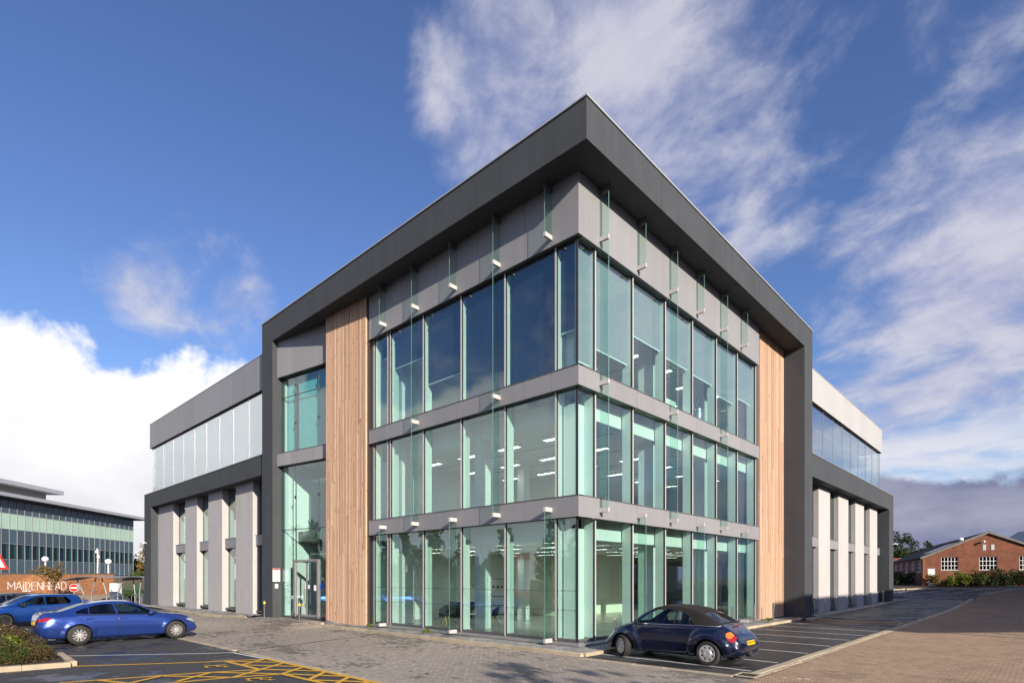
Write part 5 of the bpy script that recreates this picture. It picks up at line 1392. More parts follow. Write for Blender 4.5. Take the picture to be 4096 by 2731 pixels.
# white store wall and palisade fence seen through the far windows
rw = box('boundary_wall', -22.4, -22.0, 18, 50, 0, 3.6, M['render_light']); tag(rw, 'white boundary wall seen through the ground floor beyond the far windows', 'wall')
pf = thing('palisade_fence', 'dark palisade fence seen through the ground floor windows', 'fence', (-18.6, 20, 0.1))
for k in range(100): 
    if k == 0: mp_ = MB(); mp_.box(-0.01, 0.01, -0.035, 0.035, 0, 1.7); mp_.add([(-0.01, -0.035, 1.7), (0.01, -0.035, 1.7), (0.01, 0.035, 1.7), (-0.01, 0.035, 1.7), (0, 0, 1.85)], [(0, 1, 4), (1, 2, 4), (2, 3, 4), (3, 0, 4)]); me_p = mp_.mesh('pale'); me_p.materials.append(M['black'])
    o = bpy.data.objects.new('pale', me_p); C.objects.link(o); o.parent = pf; o.location = (0, k*0.24, 0)
for z in (0.4, 1.4): box('rail', -0.04, -0.012, -0.1, 24, z, z+0.05, M['black'], pf)

# ================================================================ plants
def leaf_cloud(name, centres, m, parent=None, size=0.12, count=200, kind=None, squash=1.0, seed=0, flat=0.0, updroop=0.0):
    """leaf-sized quads scattered through lumps; centres = [(x, y, z, r)]"""
    r = np.random.default_rng(seed); V = []
    tot = sum(c[3]**2 for c in centres)
    for (x, y, z, rad) in centres:
        n = max(8, int(count*rad*rad/tot))
        u = r.normal(size=(n, 3)); u /= np.linalg.norm(u, axis=1)[:, None]
        rr = rad*(0.35+0.65*r.random(n)**0.5); p = u*rr[:, None]; p[:, 2] *= squash
        p += np.array((x, y, z))
        a = r.normal(size=(n, 3)); a[:, 2] *= (1-flat); a /= np.linalg.norm(a, axis=1)[:, None]
        b = np.cross(a, r.normal(size=(n, 3))); b /= np.linalg.norm(b, axis=1)[:, None]
        s = size*(0.6+0.8*r.random(n))[:, None]
        V.append(np.stack([p-a*s*0.5-b*s*0.28, p+a*s*0.1-b*s*0.42, p+a*s*0.6, p-a*s*0.1+b*s*0.42], 1))
    V = np.concatenate(V).reshape(-1, 3); F = np.arange(len(V)).reshape(-1, 4)
    o = np_mesh(name, V, F, m, parent)
    if kind: o['kind'] = kind
    return o
def tree(x, y, h, crown, m, label, group=None, count=2500, size=0.3, seed=1, trunk_h=0.35, z=None, thin=0.25, name='tree'):
    r = random.Random(seed); z0 = hgt(x, y) if z is None else z
    t = thing(name, label, 'tree', (x, y, z0), 0, group)
    tk = MB(); th = h*trunk_h; R0 = h*0.022
    tk.tube([(0, 0, -0.1), (0.03*h*r.uniform(-1, 1)*.3, 0, th*.5), (0, 0, th), (r.uniform(-.04, .04)*h, r.uniform(-.04, .04)*h, h*0.8)], [R0*1.3, R0, R0*.8, R0*.15], 9)
    cs_ = []
    nb = 9
    for k in range(nb):
        a = 2*math.pi*(k+r.random()*.6)/nb*2.4; zb = th*(0.75+0.9*k/nb*1.1)+0.0; L_ = crown*(0.55+0.5*r.random())*(1.05-0.55*k/nb)
        e = (L_*math.cos(a), L_*math.sin(a), min(h*0.93, zb+L_*0.75)); mid = (e[0]*.5, e[1]*.5, zb+(e[2]-zb)*.4)
        tk.tube([(0, 0, zb), mid, e], [R0*.5, R0*.3, R0*.1], 6)
        for q in range(3):
            rr = crown*r.uniform(.20, .36); f = r.uniform(.55, 1.05)
            cs_.append((e[0]*f+r.uniform(-1, 1)*crown*.2, e[1]*f+r.uniform(-1, 1)*crown*.2, min(h-rr*.5, e[2]*f**.3+r.uniform(-.12, .2)*crown), rr))
    for k in range(4): cs_.append((r.uniform(-.2, .2)*crown, r.uniform(-.2, .2)*crown, h*(.80+.06*k)-crown*.1, crown*r.uniform(.18, .30)))
    tk.build('trunk', M['bark'], t, True)
    leaf_cloud('crown', cs_, m, t, size, count, None, 0.9, seed)
    return t
def bush(x, y, w, h, m, label, group=None, seed=1, count=700, size=0.13, z=None, name='bush', d=None):
    r = random.Random(seed); z0 = hgt(x, y) if z is None else z
    t = thing(name, label, 'bush', (x, y, z0), 0, group)
    cs_ = []
    for k in range(9):
        rr = min(w, h)*r.uniform(.22, .36); cs_.append((r.uniform(-.5, .5)*w*.8, r.uniform(-.5, .5)*(d or w)*.7, rr*.6+r.random()*max(0.05, h-rr*1.5), rr))
    leaf_cloud('foliage', cs_, m, t, size, count, None, 0.9, seed)
    st = MB()
    for k in range(5): st.tube([(0, 0, 0), (r.uniform(-.3, .3)*w, r.uniform(-.3, .3)*w, h*.6)], [.03, .01], 5)
    st.build('stem', M['bark'], t)
    return t

# flower bed with low heather, bottom left
bed = MB(); bed.prism([(-7.42, -13.6), (-7.20, -11.55), (-8.6, -11.42), (-17.5, -11.9), (-19, -14.2)], -0.02, 0.12)
bo = bed.build('flower_bed', M['soil']); bo['kind'] = 'structure'
kerb_run([(-7.52, -14.2), (-7.12, -11.44)], 0.16, 0.125, 0.9); kerb_run([(-7.2, -11.38), (-9.6, -11.30)], 0.16, 0.125, 0.9)
rr_ = np.random.default_rng(5); cs_ = []
for k in range(420):
    x = rr_.uniform(-17.5, -7.6); y = rr_.uniform(-14.2, -11.75)
    hh = 0.30+0.30*min(1, max(0, (-7.6-x)/2.0))+rr_.uniform(-.08, .10)
    cs_.append((x, y, hh*rr_.uniform(.35, .85), rr_.uniform(.14, .26)))
leaf_cloud('heather', cs_, M['heather'], None, 0.036, 120000, 'stuff', 0.9, 3)
cg = [c for c in cs_ if c[0] > -10.5 and rr_.random() < .3]
leaf_cloud('heather_shoots', [(a, b, c+.06, d*.8) for a, b, c, d in cg], M['leaf_mid'], None, 0.034, 14000, 'stuff', 0.9, 4)
fl = [(a, b, c+.10, d*.9) for a, b, c, d in cs_ if rr_.random() < .28]
leaf_cloud('heather_flowers', fl, M['petal'], None, 0.026, 520, 'stuff', 0.8, 6)
br = bush(-9.6, -12.2, .6, .55, M['leaf_bright'], 'bright green shrub growing among the low heather', None, 8, 160, .11, .15)
cs2 = [(rr_.uniform(-8.3, -7.9), rr_.uniform(-14.6, -14.0), rr_.uniform(.1, .32), .2) for _ in range(30)]
wp = [(-10.65, -0.55, 'by the left end of the base sill'), (-6.9, -0.42, 'in front of the sill below the third bay'), (0.62, 14.95, 'at the foot of the right timber wall')]
for i, (x, y, lab) in enumerate(wp):
    b = bush(x, y, .28, .16, M['leaf_bright'], 'small green weed growing '+lab, 'weeds along the wall foot', 20+i, 60, .07, .1, 'weed')

# ================================================================ left background
def frame_obj(name, label, cat, loc, deg, group=None): return thing(name, label, cat, loc, R(deg), group)
OL = frame_obj('glass_office', 'distant three storey office with navy and mint glass rows behind the brick wall', 'office building', (-107.3, 13.4, 0), 136.5)
zr_ = [0.9, 2.85, 4.68, 6.72, 8.60, 10.66, 12.55]; kinds = ['win', 'navy', 'win2', 'navy', 'mint', 'navy']
NB = 26; WB = 1.27
MB().box(-NB*WB, 0, 2.2, 12, 0, 12.5).build('back_wall', M['carpet'], OL)
box('floor_slab', -NB*WB, -0.01, 0.04, 2.19, 4.2, 4.64, M['concrete'], OL); box('floor_slab', -NB*WB, -0.01, 0.04, 2.19, 8.2, 8.6, M['concrete'], OL)
me_pan = {}
for j, kd in enumerate(kinds):
    z0, z1 = zr_[j], zr_[j+1]
    for i in range(NB):
        x0 = -(i+1)*WB
        if kd in ('navy', 'mint'):
            key = kd+str(j)
            if key not in me_pan:
                mm = MB(); mm.box(0.03, WB-0.03, -0.01, 0.03, z0+0.03, z1-0.03); me_pan[key] = mm.mesh('cladding_panel'); me_pan[key].materials.append(M['office_'+kd])
            o = bpy.data.objects.new('cladding_panel', me_pan[key]); C.objects.link(o); o.parent = OL; o.location = (x0, random.uniform(-.004, .004), 0)
        else:
            if kd not in me_pan:
                mm = MB(); mm.box(0.03, WB-0.03, -0.005, 0.02, z0+0.03, z1-0.03); me_pan[kd] = mm.mesh('window_pane'); me_pan[kd].materials.append(M['glass_mid'])
                mm = MB(); mm.box(WB-0.40, WB-0.05, 0.03, 0.06, z0+0.05, z1-0.1); me_pan[kd+'b'] = mm.mesh('blind'); me_pan[kd+'b'].materials.append(M['office_mint'])
            for k_ in (kd, kd+'b'):
                o = bpy.data.objects.new(me_pan[k_].name.split('.')[0], me_pan[k_]); C.objects.link(o); o.parent = OL; o.location = (x0, 0, 0)
            if kd == 'win2' and i in (1, 2, 7, 8, 9, 10, 13, 14, 16, 20):
                o = box('partition', x0+WB*0.35, x0+WB-0.31, 0.5, 0.55, z0+0.05, z1-0.1-0.9*(i % 2), M['office_mint'], OL)
for (i, m) in ((12, 'blue'), (16, 'navy_cloth'), (5, 'red'), (0, 'red'), (17, 'blue')):
    q = MB(); q.lathe([(0.24, 4.7), (0.24, 6.6)], 14); o = q.build('inner_column', M[m], OL); o.location = (-(i+0.55)*WB, 0.9, 0)
for i in range(NB+1): box('mullion', -i*WB-0.022, -i*WB+0.022, -0.06, 0.029, 0.6, 12.55, M['office_frame'], OL)
for z in zr_: box('transom', -NB*WB, -0.001, -0.045, 0.0285, z-0.028, z+0.028, M['office_frame'], OL)
MB().box(-NB*WB-2, 2.0, -1.5, 13, 12.60, 13.05).build('roof', M['coping'], OL)
box('soffit', -NB*WB-2, 1.98, -1.48, 12.9, 12.56, 12.597, M['alu_dark'], OL)
box('plant_room', -NB*WB, -14.8, 4, 11, 13.06, 14.9, M['concrete'], OL); box('plant_roof', -NB*WB-1, -13.4, 2.4, 12, 14.92, 15.5, M['coping'], OL)
box('side_wall', 0.0, 0.05, 0.04, 12, 0, 12.55, M['office_navy'], OL)
# plants inside the distant office
for i, x in enumerate((-11.6, -19.5, -21.4, -23.6)):
    t = thing('indoor_plant', 'leafy plant standing inside the mint striped window row of the distant office', 'plant', (0, 0, 0), 0, 'plants in the distant office windows')
    w_ = Matrix.Translation((-107.3, 13.4, 0)) @ Matrix.Rotation(R(136.5), 4, 'Z') @ Vector((x, 0.9, 4.7)); t.location = w_
    leaf_cloud('foliage', [(0, 0, .9, .4), (0.2, 0, .6, .3)], M['leaf_mid'], t, .16, 90, None, 1, 50+i); box('pot', -.15, .15, -.15, .15, 0, .4, M['black'], t)

# brick wall with raised lettering
BW = frame_obj('brick_wall', 'long orange brown brick wall carrying white raised lettering', 'wall', (-53.8, -0.75, 0), 43.2)
WL = 17.0
MB().box(-WL, -0.01, 0.012, 0.30, 0, 2.60).build('mortar_core', M['mortar'], BW)
bl, bh = 0.225, 0.0745
bk = []; 
for c in range(int(2.55/bh)):
    off = (c % 2)*bl/2
    x = -WL+off
    while x < -0.02:
        bk.append((x, c*bh+0.02)); x += bl
bk = [(x, z) for (x, z) in bk if z > 0.55]
bk.sort(key=lambda p: abs(p[0]+7.2)+abs(p[1]-1.7)*2.0)
mbk = MB(); mbk.box(0.005, bl-0.005, 0.0, 0.05, 0.005, bh-0.005); meb = mbk.mesh('brick')
brick_one = surf('brick_one', (0.36, 0.155, 0.062), 0.9, 0, 0.2, 20, per=0.32); meb.materials.append(brick_one)
for (x, z) in bk[:300]:
    o = bpy.data.objects.new('brick', meb); C.objects.link(o); o.parent = BW; o.location = (min(x, -bl), random.uniform(-.003, .003), z)
q = MB()
for (x, z) in bk[300:]:
    y = random.uniform(-.003, .003); q.box(x+0.005, min(x+bl-0.005, -0.001), y, y+.05, z+.005, z+bh-.005)
q.build('brick', M['brick_a'], BW)['kind'] = 'stuff'
for i in range(int(WL/0.3)): box('coping_brick', -i*0.3-0.296, -i*0.3-0.004, -0.03, 0.33, 2.602, 2.68, M['roof_slate'], BW)
# lettering: strokes standing off the brick
SG = frame_obj('wall_lettering', 'white raised letters reading MAIDENHEAD on the brick wall', 'sign', (-53.8, -0.75, 0), 43.2)
def px2x(p): return (p-1335)/2.94*54/2284
zt_, zb_ = 1.87, 1.12
def letter(ch, pa, pb, w=0.045, m='white', dep=0.035):
    a, b = px2x(pa), px2x(pb); mid = (a+b)/2; zm = (zt_+zb_)/2; mm = MB(); y = -0.022
    L_ = lambda p, q_: mm.beam((p[0], y, p[1]), (q_[0], y, q_[1]), w, dep)
    if ch == 'M': L_((a, zb_), (a, zt_)); L_((b, zb_), (b, zt_)); L_((a, zt_), (mid, zb_+.25)); L_((b, zt_), (mid, zb_+.25))
    if ch == 'A': L_((a, zb_), (mid, zt_)); L_((b, zb_), (mid, zt_)); L_((a+(mid-a)*.35, zb_+.24), (b-(b-mid)*.35, zb_+.24))
    if ch == 'i': L_((mid, zb_), (mid, zt_-.20)); L_((mid, zt_-.10), (mid, zt_))
    if ch == 'D':
        L_((a, zb_), (a, zt_)); P = [(a, zt_-w/2)]+[(mid+(b-mid)*math.cos(t), zm+(zt_-zm-w/2)*math.sin(t)) for t in [math.pi/2-math.pi*k/10 for k in range(11)]]+[(a, zb_+w/2)]
        for p, q_ in zip(P[:-1], P[1:]): L_(p, q_)
    if ch == 'E': L_((a, zb_), (a, zt_)); [L_((a, z), (b, z)) for z in (zt_-w/2, zm, zb_+w/2)]
    if ch == 'N': L_((a, zb_), (a, zt_)); L_((b, zb_), (b, zt_)); L_((a, zt_), (b, zb_))
    if ch == 'H': L_((a, zb_), (a, zt_)); L_((b, zb_), (b, zt_)); L_((a, zm), (b, zm))
    mm.build('letter', M[m], SG)
for ch, pa, pb in (('M', 97, 178), ('A', 192, 262), ('E', 377, 428), ('N', 443, 500), ('H', 517, 572), ('E', 586, 634), ('A', 652, 712), ('D', 728, 782)): letter(ch, pa, pb, 0.034)
letter('i', 272, 292, 0.095); letter('D', 308, 358, 0.095)
box('underline', px2x(268), px2x(362), -0.045, -0.012, 0.98, 1.06, M['white'], SG)

# things near the wall (placed in the wall's own frame: x along it, y behind it)
MW = Matrix.Translation((-53.8, -0.75, 0)) @ Matrix.Rotation(R(43.2), 4, 'Z')
def wp_(x, y, z=0): return MW @ Vector((x, y, z))
for (px, Y, zc, lab) in ((530, 6.0, 4.22, 'white globe street lamp behind the middle of the brick wall'), (1272, 6.0, 3.95, 'white globe street lamp near the right end of the brick wall')):
    x = (px/2.94-2048)*(54+Y)/2284-(-37.7); t = thing('globe_lamp', lab, 'street lamp', wp_(x, Y), 0, 'globe lamps behind the brick wall')
    MB().tube([(0, 0, 0), (0, 0, zc-.3)], 0.06, 10).build('post', M['white'], t)
    MB().lathe([(0.0, zc-.30), (.16, zc-.27), (.28, zc-.14), (.32, zc), (.28, zc+.15), (.16, zc+.26), (0, zc+.30)], 20).build('globe', M['white'], t, True)
x = (390.5-2048)*58/2284+37.7
t = thing('camera_column', 'tall thin white camera column with hooked head behind the brick wall', 'camera column', wp_(x, 4.0))
MB().tube([(0, 0, 0), (0, 0, 3.4)], 0.13, 10).build('lower_column', M['galv'], t); MB().tube([(0, 0, 3.4), (0, 0, 4.9), (-.05, 0, 5.1), (-.2, 0, 5.2), (-.32, 0, 5.05)], 0.065, 8).build('upper_column', M['white'], t)
MB().lathe([(0, 4.72), (.14, 4.78), (.16, 4.95), (.08, 5.05)], 14, 0, 'z', (-.33, 0, 0)).build('camera_dome', M['white'], t, True); box('side_unit', .05, .2, -.1, .1, 4.25, 4.55, M['white'], t)

# bike shelters
def shelter(x0, x1, y, lab, posts):
    t = thing('bike_shelter', lab, 'bike shelter', wp_((x0+x1)/2, y), R(43.2), 'bike shelters by the brick wall'); h = (x1-x0)/2
    m = MB(); n = 12; V = []
    for i in range(n+1):
        u = -1+2*i/n; z = 2.32-0.30*max(0, -u-.25)**1.6*1.4-0.05*u*u
        V += [(u*h, -1.1, z), (u*h, 1.1, z+.06), (u*h, -1.1, z+.035), (u*h, 1.1, z+.095)]
    F = []
    for i in range(n):
        a = 4*i; F += [(a, a+1, a+5, a+4), (a+2, a+6, a+7, a+3), (a, a+4, a+6, a+2), (a+1, a+3, a+7, a+5)]
    F += [(0, 2, 3, 1), (4*n, 4*n+1, 4*n+3, 4*n+2)]
    m.add(V, F); m.build('canopy', M['galv'], t)
    for (xa, xb) in posts: MB().tube([(xa*h, 0, 2.26), (xb*h, 0, 0.9), (xb*h, 0, 0)], 0.045, 8).build('post', M['galv'], t)
    for k in range(4):
        a = -h*.7+k*h*.42; MB().tube([(a, -.3, 0), (a, -.3, .7), (a+.12, -.3, .82), (a+.7, -.3, .82), (a+.82, -.3, .7), (a+.82, -.3, 0)], .025, 6).build('hoop', M['galv'], t)
def xat(px, Y): return (px-2048)*(54+Y)/2284+37.7
shelter(xat(284, -6), xat(512, -6), -6, 'open bike shelter with curved grey roof in front of the brick wall', [(-.82, -.55), (-.12, -.28), (.08, .25), (.86, .64)])
shelter(xat(520, -4), xat(620, -4), -4, 'bike shelter partly hidden behind the left end of the office', [(-.75, -.6), (-.1, -.25), (.6, .4)])
t = thing('utility_cabinet', 'tall pale grey utility cabinet at the right end of the brick wall', 'cabinet', wp_(xat(469, -1), -1.2), R(43.2))
box('cabinet_body', -.36, .36, -.3, .3, 0, 1.75, M['white'], t); box('cabinet_door', -.33, .33, -.318, -.302, .1, 1.66, M['white'], t); box('door_label', -.2, -.1, -.325, -.319, 1.0, 1.25, M['galv'], t)
t = thing('mesh_fence', 'green mesh fence beside the utility cabinet', 'fence', wp_(xat(485, 3), 3), R(43.2))
for k in range(26): box('wire', k*.12-.008, k*.12+.008, 0, .012, .2, 1.75, M['green_fence'], t)
for k in range(9): box('wire', 0, 3.1, .013, .024, .25+k*.18, .27+k*.18, M['green_fence'], t)
for k in range(3): box('fence_post', k*1.5-.03, k*1.5+.03, .03, .09, 0, 1.85, M['green_fence'], t)
t = thing('slat_fence', 'dark brown timber slat fence above the green mesh', 'fence', wp_(xat(455, 8), 8), R(43.2))
for k in range(9): box('fence_slat', 0, 6, 0, .03, 1.0+k*.16, 1.13+k*.16, M['bark'], t)
for k in range(4): box('fence_post', k*2-.05, k*2+.05, .031, .12, 0, 2.5, M['bark'], t)
h1 = bush(*wp_(xat(531, 1), 1)[:2], 3.6, .95, M['leaf_mid'], 'clipped low green hedge below the mesh fence', None, 31, 2200, .10, 0, 'hedge', 1.2)
h2 = bush(*wp_(xat(558, 16), 16)[:2], 3.4, 3.6, M['leaf_mid'], 'tall dark green hedge between the distant office and the left wing', None, 32, 1700, .16, 0, 'hedge', 1.5)
tree(*wp_(xat(592, 55), 55)[:2], 9.0, 5.2, M['leaf_autumn'], 'rounded golden autumn tree far behind the left wing', None, 2600, .42, 33, .2, 0)
# thin street tree in front of the lettering
def bare_tree(loc, h, label, seed, m_leaf, leaves=240, spread=.5):
    r = random.Random(seed); t = thing('young_tree', label, 'tree', loc); tk = MB(); tips = []
    def grow(p, d, L_, rad, lv):
        e = p+d*L_; mid = p+d*L_*.5+Vector((r.uniform(-1, 1), r.uniform(-1, 1), 0))*L_*.05
        tk.tube([p, mid, e], [rad, rad*.8, rad*.6], 6 if lv < 2 else 4, 0, False)
        if lv >= 4 or rad < .004: tips.append((*e, .22)); return
        for k in range(3 if lv < 3 else 2):
            a = r.uniform(0, 6.28); s_ = spread*r.uniform(.6, 1.3)
            nd = (d+Vector((math.cos(a)*s_, math.sin(a)*s_, r.uniform(-.05, .3)))).normalized()
            grow(p+d*L_*r.uniform(.55, 1.0), nd, L_*r.uniform(.6, .8), rad*.58, lv+1)
        tips.append((*e, .2))
    for k in range(2):
        grow(Vector((k*.35-.2, 0, 0)), Vector((r.uniform(-.1, .1), r.uniform(-.1, .1), 1)).normalized(), h*.36, .05, 0)
    tk.build('trunk', M['bark'], t); leaf_cloud('crown', [(a, b, c, rr) for a, b, c, rr in tips if r.random() < .5], m_leaf, t, .13, leaves, None, 1, seed)
    return t
bare_tree(wp_(xat(213, -5), -5), 3.9, 'slender half bare tree with brown leaves in front of the white letters', 5, M['leaf_autumn'], 190)

# road signs
t = thing('no_entry_sign', 'round red no entry sign with white bar beside the bike shelter', 'sign', wp_(xat(295, -9), -9), R(43.2+10))
MB().tube([(0, .05, 0), (0, .05, 1.5)], .035, 8).build('post', M['galv'], t)
MB().lathe([(0, 0.0), (.32, 0.0), (.32, .02), (0, .02)], 28, 0, 'y', (0, 0, 1.46)).build('rim', M['white'], t)
MB().lathe([(0, -.003), (.298, -.003), (.298, .001)], 28, 0, 'y', (0, 0, 1.46)).build('disc', M['red'], t); box('bar', -.22, .22, -.008, -.004, 1.41, 1.51, M['white'], t)
MB().lathe([(0, .022), (.31, .022), (.31, .05), (0, .05)], 24, 0, 'y', (.12, .06, 1.46)).build('back_plate', M['galv'], t)
def tri_sign(loc, rz, z, s, label):
    t = thing('warning_sign', label, 'sign', loc, rz); h = s*math.sqrt(3)/2
    for (k, y0, y1, m) in ((1, 0.0, .015, 'red'), (.70, -.003, -.0005, 'white')):
        P = [(-s*k/2, z-h*k/3), (s*k/2, z-h*k/3), (0, z+2*h*k/3)]; q = MB()
        q.add([(a, y0, b) for a, b in P]+[(a, y1, b) for a, b in P], [(0, 1, 2), (5, 4, 3), (0, 3, 4, 1), (1, 4, 5, 2), (2, 5, 3, 0)]); q.build('red_border' if m == 'red' else 'white_field', M[m], t)
    for k in range(2):
        for j in range(5): box('broken_line', -.2+j*.085, -.14+j*.085, -.006, -.0035, z-.10-k*.11, z-.085-k*.11, M['black'], t)
    for x in (-.1,): box('post', x-.03, x+.03, .02, .08, 0, z+.1, M['galv'], t)
    return t
px_, Z_ = -14, 26.0
c = Vector((CAM.x, CAM.y, 0))+Vector((-.68488, .72866, 0))*Z_+Vector((.72866, .68488, 0))*((px_-2048)/2284*Z_)
tri_sign(c, R(43.2), 2.93, 1.12, 'red bordered triangular road sign cut by the left edge of the picture')

# ================================================================ right background: gabled brick hall
BH = thing('brick_hall', 'gabled red brick hall with white grid windows behind the paved yard', 'building', (0.22, 65.1, 1.36), R(15.8))
GW, EH, AH, AX, DP = 11.8, 3.22, 5.83, 5.84, 29.0
brickm, nt, b = mat('brick_hall')
tc = nt.nodes.new('ShaderNodeTexCoord'); sx = nt.nodes.new('ShaderNodeSeparateXYZ'); nt.links.new(tc.outputs['Object'], sx.inputs[0])
ad = nt.nodes.new('ShaderNodeMath'); nt.links.new(sx.outputs[0], ad.inputs[0]); nt.links.new(sx.outputs[1], ad.inputs[1])
cb = nt.nodes.new('ShaderNodeCombineXYZ'); nt.links.new(ad.outputs[0], cb.inputs[0]); nt.links.new(sx.outputs[2], cb.inputs[1])
bt = nt.nodes.new('ShaderNodeTexBrick'); nt.links.new(cb.outputs[0], bt.inputs[0]); bt.inputs['Scale'].default_value = 1.0
bt.inputs['Brick Width'].default_value = 0.235; bt.inputs['Row Height'].default_value = 0.085; bt.inputs['Mortar Size'].default_value = 0.007; bt.inputs['Mortar Smooth'].default_value = .3
bt.inputs['Color1'].default_value = (.26, .078, .034, 1); bt.inputs['Color2'].default_value = (.16, .052, .030, 1); bt.inputs['Mortar'].default_value = (.21, .15, .11, 1)
nn = tnoise(nt, 1.3, 6, .6); rp = ramp(nt, nn.outputs[0], [(.3, (.75, .75, .75)), (.7, (1.2, 1.15, 1.1))]); mu = nt.nodes.new('ShaderNodeMix'); mu.data_type = 'RGBA'; mu.blend_type = 'MULTIPLY'; mu.inputs[0].default_value = 1
nt.links.new(bt.outputs[0], mu.inputs[6]); nt.links.new(rp.outputs[0], mu.inputs[7]); nt.links.new(mu.outputs[2], b.inputs['Base Color']); b.inputs['Roughness'].default_value = .92
bump(nt, b, bt.outputs['Fac'], -.6, .01); M['brick_hall'] = brickm
# gable wall built round its openings (x0, x1, z0, z1)
ops = [(0.43, 1.23, 0.0, 2.0), (1.69, 3.22, 1.78, 3.22), (5.08, 6.63, 1.78, 3.22), (8.46, 10.0, 1.78, 3.22)]
g = MB(); xs_ = [0]+[v for o_ in ops for v in o_[:2]]+[GW]
def slope(x): return EH+(AH-EH)*x/AX if x < AX else EH+(AH-EH)*(GW-x)/(GW-AX)
def wq(x0, x1, za, zb_, zc, zd): g.add([(x0, 0, za), (x1, 0, zb_), (x1, 0, zc), (x0, 0, zd), (x0, .25, za), (x1, .25, zb_), (x1, .25, zc), (x0, .25, zd)], [(0, 1, 2, 3), (5, 4, 7, 6), (0, 4, 5, 1), (3, 2, 6, 7), (0, 3, 7, 4), (1, 5, 6, 2)])
for i, (x0, x1) in enumerate(zip(xs_[:-1], xs_[1:])):
    cuts = [x0]+([AX] if x0 < AX < x1 else [])+[x1]
    for a, c_ in zip(cuts[:-1], cuts[1:]):
        if i % 2 == 0: wq(a, c_, 0, 0, slope(c_), slope(a))
        else:
            o_ = ops[i//2]
            if o_[2] > 0: wq(a, c_, 0, 0, o_[2], o_[2])
            wq(a, c_, o_[3], o_[3], slope(c_), slope(a))
# side wall with four windows
sw = [(1.3, 3.9), (6.3, 8.9), (11.5, 14.1), (16.7, 19.3), (22.0, 24.6)]
g.build('gable_wall', brickm, BH)
s_ = MB(); ysl = [0.26]+[v for w_ in sw for v in w_]+[DP]
for i, (a, c_) in enumerate(zip(ysl[:-1], ysl[1:])):
    if i % 2 == 0: s_.box(0, .25, a, c_, 0, EH)
    else: s_.box(0, .25, a, c_, 0, 1.6); s_.box(0, .25, a, c_, 3.0, EH)
s_.box(GW-.25, GW, .26, DP, 0, EH); s_.box(0.26, GW-.26, DP-.25, DP, 0, EH); s_.build('side_wall', brickm, BH)
rf = MB(); t_ = .12; ov = .25
def rq(xa, za, xb, zb_): rf.add([(xa, -.18, za), (xb, -.18, zb_), (xb, DP+.2, zb_), (xa, DP+.2, za), (xa, -.18, za+t_), (xb, -.18, zb_+t_), (xb, DP+.2, zb_+t_), (xa, DP+.2, za+t_)], [(3, 2, 1, 0), (4, 5, 6, 7), (0, 1, 5, 4), (1, 2, 6, 5), (2, 3, 7, 6), (3, 0, 4, 7)])
k_ = (AH-EH)/AX
rq(-ov, EH-ov*k_+.01, AX, AH+.01); rq(AX, AH+.011, GW+ov, EH-ov*k_+.011); rf.build('roof', M['roof_slate'], BH)
M['verge'] = surf('verge', (0.20, 0.185, 0.165), 0.9, 0, 0.15, 3)
vg = MB(); vg.beam((-ov, -.21, EH-ov*k_+.02), (AX, -.21, AH+.03), .05, .24, 0, (0, 0, 1)); vg.beam((AX, -.21, AH+.03), (GW+ov, -.21, EH-ov*k_+.02), .05, .20, 0, (0, 0, 1)); vg.build('verge', M['verge'], BH)
for k in range(5): 
    a = 1.2+k*.5; MB().add([(a, 2, slope(a)+.14), (a+.42, 2, slope(a+.42)+.14), (a+.42, 9, slope(a+.42)+.14), (a, 9, slope(a)+.14)], [(0, 1, 2, 3)]).build('roof_light', M['office_navy'], BH)
def grid_window(x0, x1, z0, z1, nx, nz, side=False):
    w_ = bpy.data.objects.new('window', None); C.objects.link(w_); w_.parent = BH
    def bb(nm, a, c_, y0, y1, za, zb_, m): return box(nm, a, c_, y0, y1, za, zb_, m, w_) if not side else box(nm, y0, y1, a, c_, za, zb_, m, w_)
    bb('pane', x0, x1, .10, .115, z0, z1, M['office_dark'])
    bb('room_shade', x0, x1, .24, .26, z0, z1, M['car_dark'])  # dark sheet stands in for the unlit interior behind the pane
    fr = .045
    for i in range(nx+1):
        c_ = x0+(x1-x0)*i/nx; f_ = fr if i in (0, nx) else .026; bb('glazing_bar', max(x0, c_-f_), min(x1, c_+f_), .06, .098, z0, z1, M['white'])
    for i in range(nz+1):
        c_ = z0+(z1-z0)*i/nz; f_ = fr if i in (0, nz) else .026; bb('glazing_bar', x0, x1, .063, .099, max(z0, c_-f_), min(z1, c_+f_), M['white'])
    bb('sill', x0-.08, x1+.08, -.05, .06, z0-.09, z0-.002, M['concrete'])
for (x0, x1, z0, z1) in ops[1:]: grid_window(x0, x1, z0, z1, 5, 3)
for (a, c_) in sw: grid_window(a, c_, 1.6, 3.0, 3, 3, True)
box('door', .46, 1.20, .06, .12, 0, 1.97, M['white'], BH); MB().box(.43, .48, .02, .12, 0, 2.0).box(1.18, 1.23, .02, .12, 0, 2.0).box(.48, 1.18, .02, .12, 1.95, 2.0).build('door_frame', M['concrete'], BH)
for x in (5.51, 6.22):
    v = box('air_vent', x-.15, x+.15, -.03, -.002, 3.9, 4.55, M['concrete'], BH)
    for k in range(6): box('vent_slat', x-.12, x+.12, -.042, -.031, 3.96+k*.095, 4.01+k*.095, M['white'], v)
for k in range(24): box('quoin_brick', -.008, .13+.1*(k % 2), -.008, -.001, .02+k*.133, .135+k*.133, M['brick_a'], BH)
wl_ = MB(); wl_.tube([(5.25, -.05, 4.78), (5.28, -.35, 4.86), (5.45, -.5, 4.84)], .10, 10); o = wl_.build('wall_lamp', M['white'], BH)
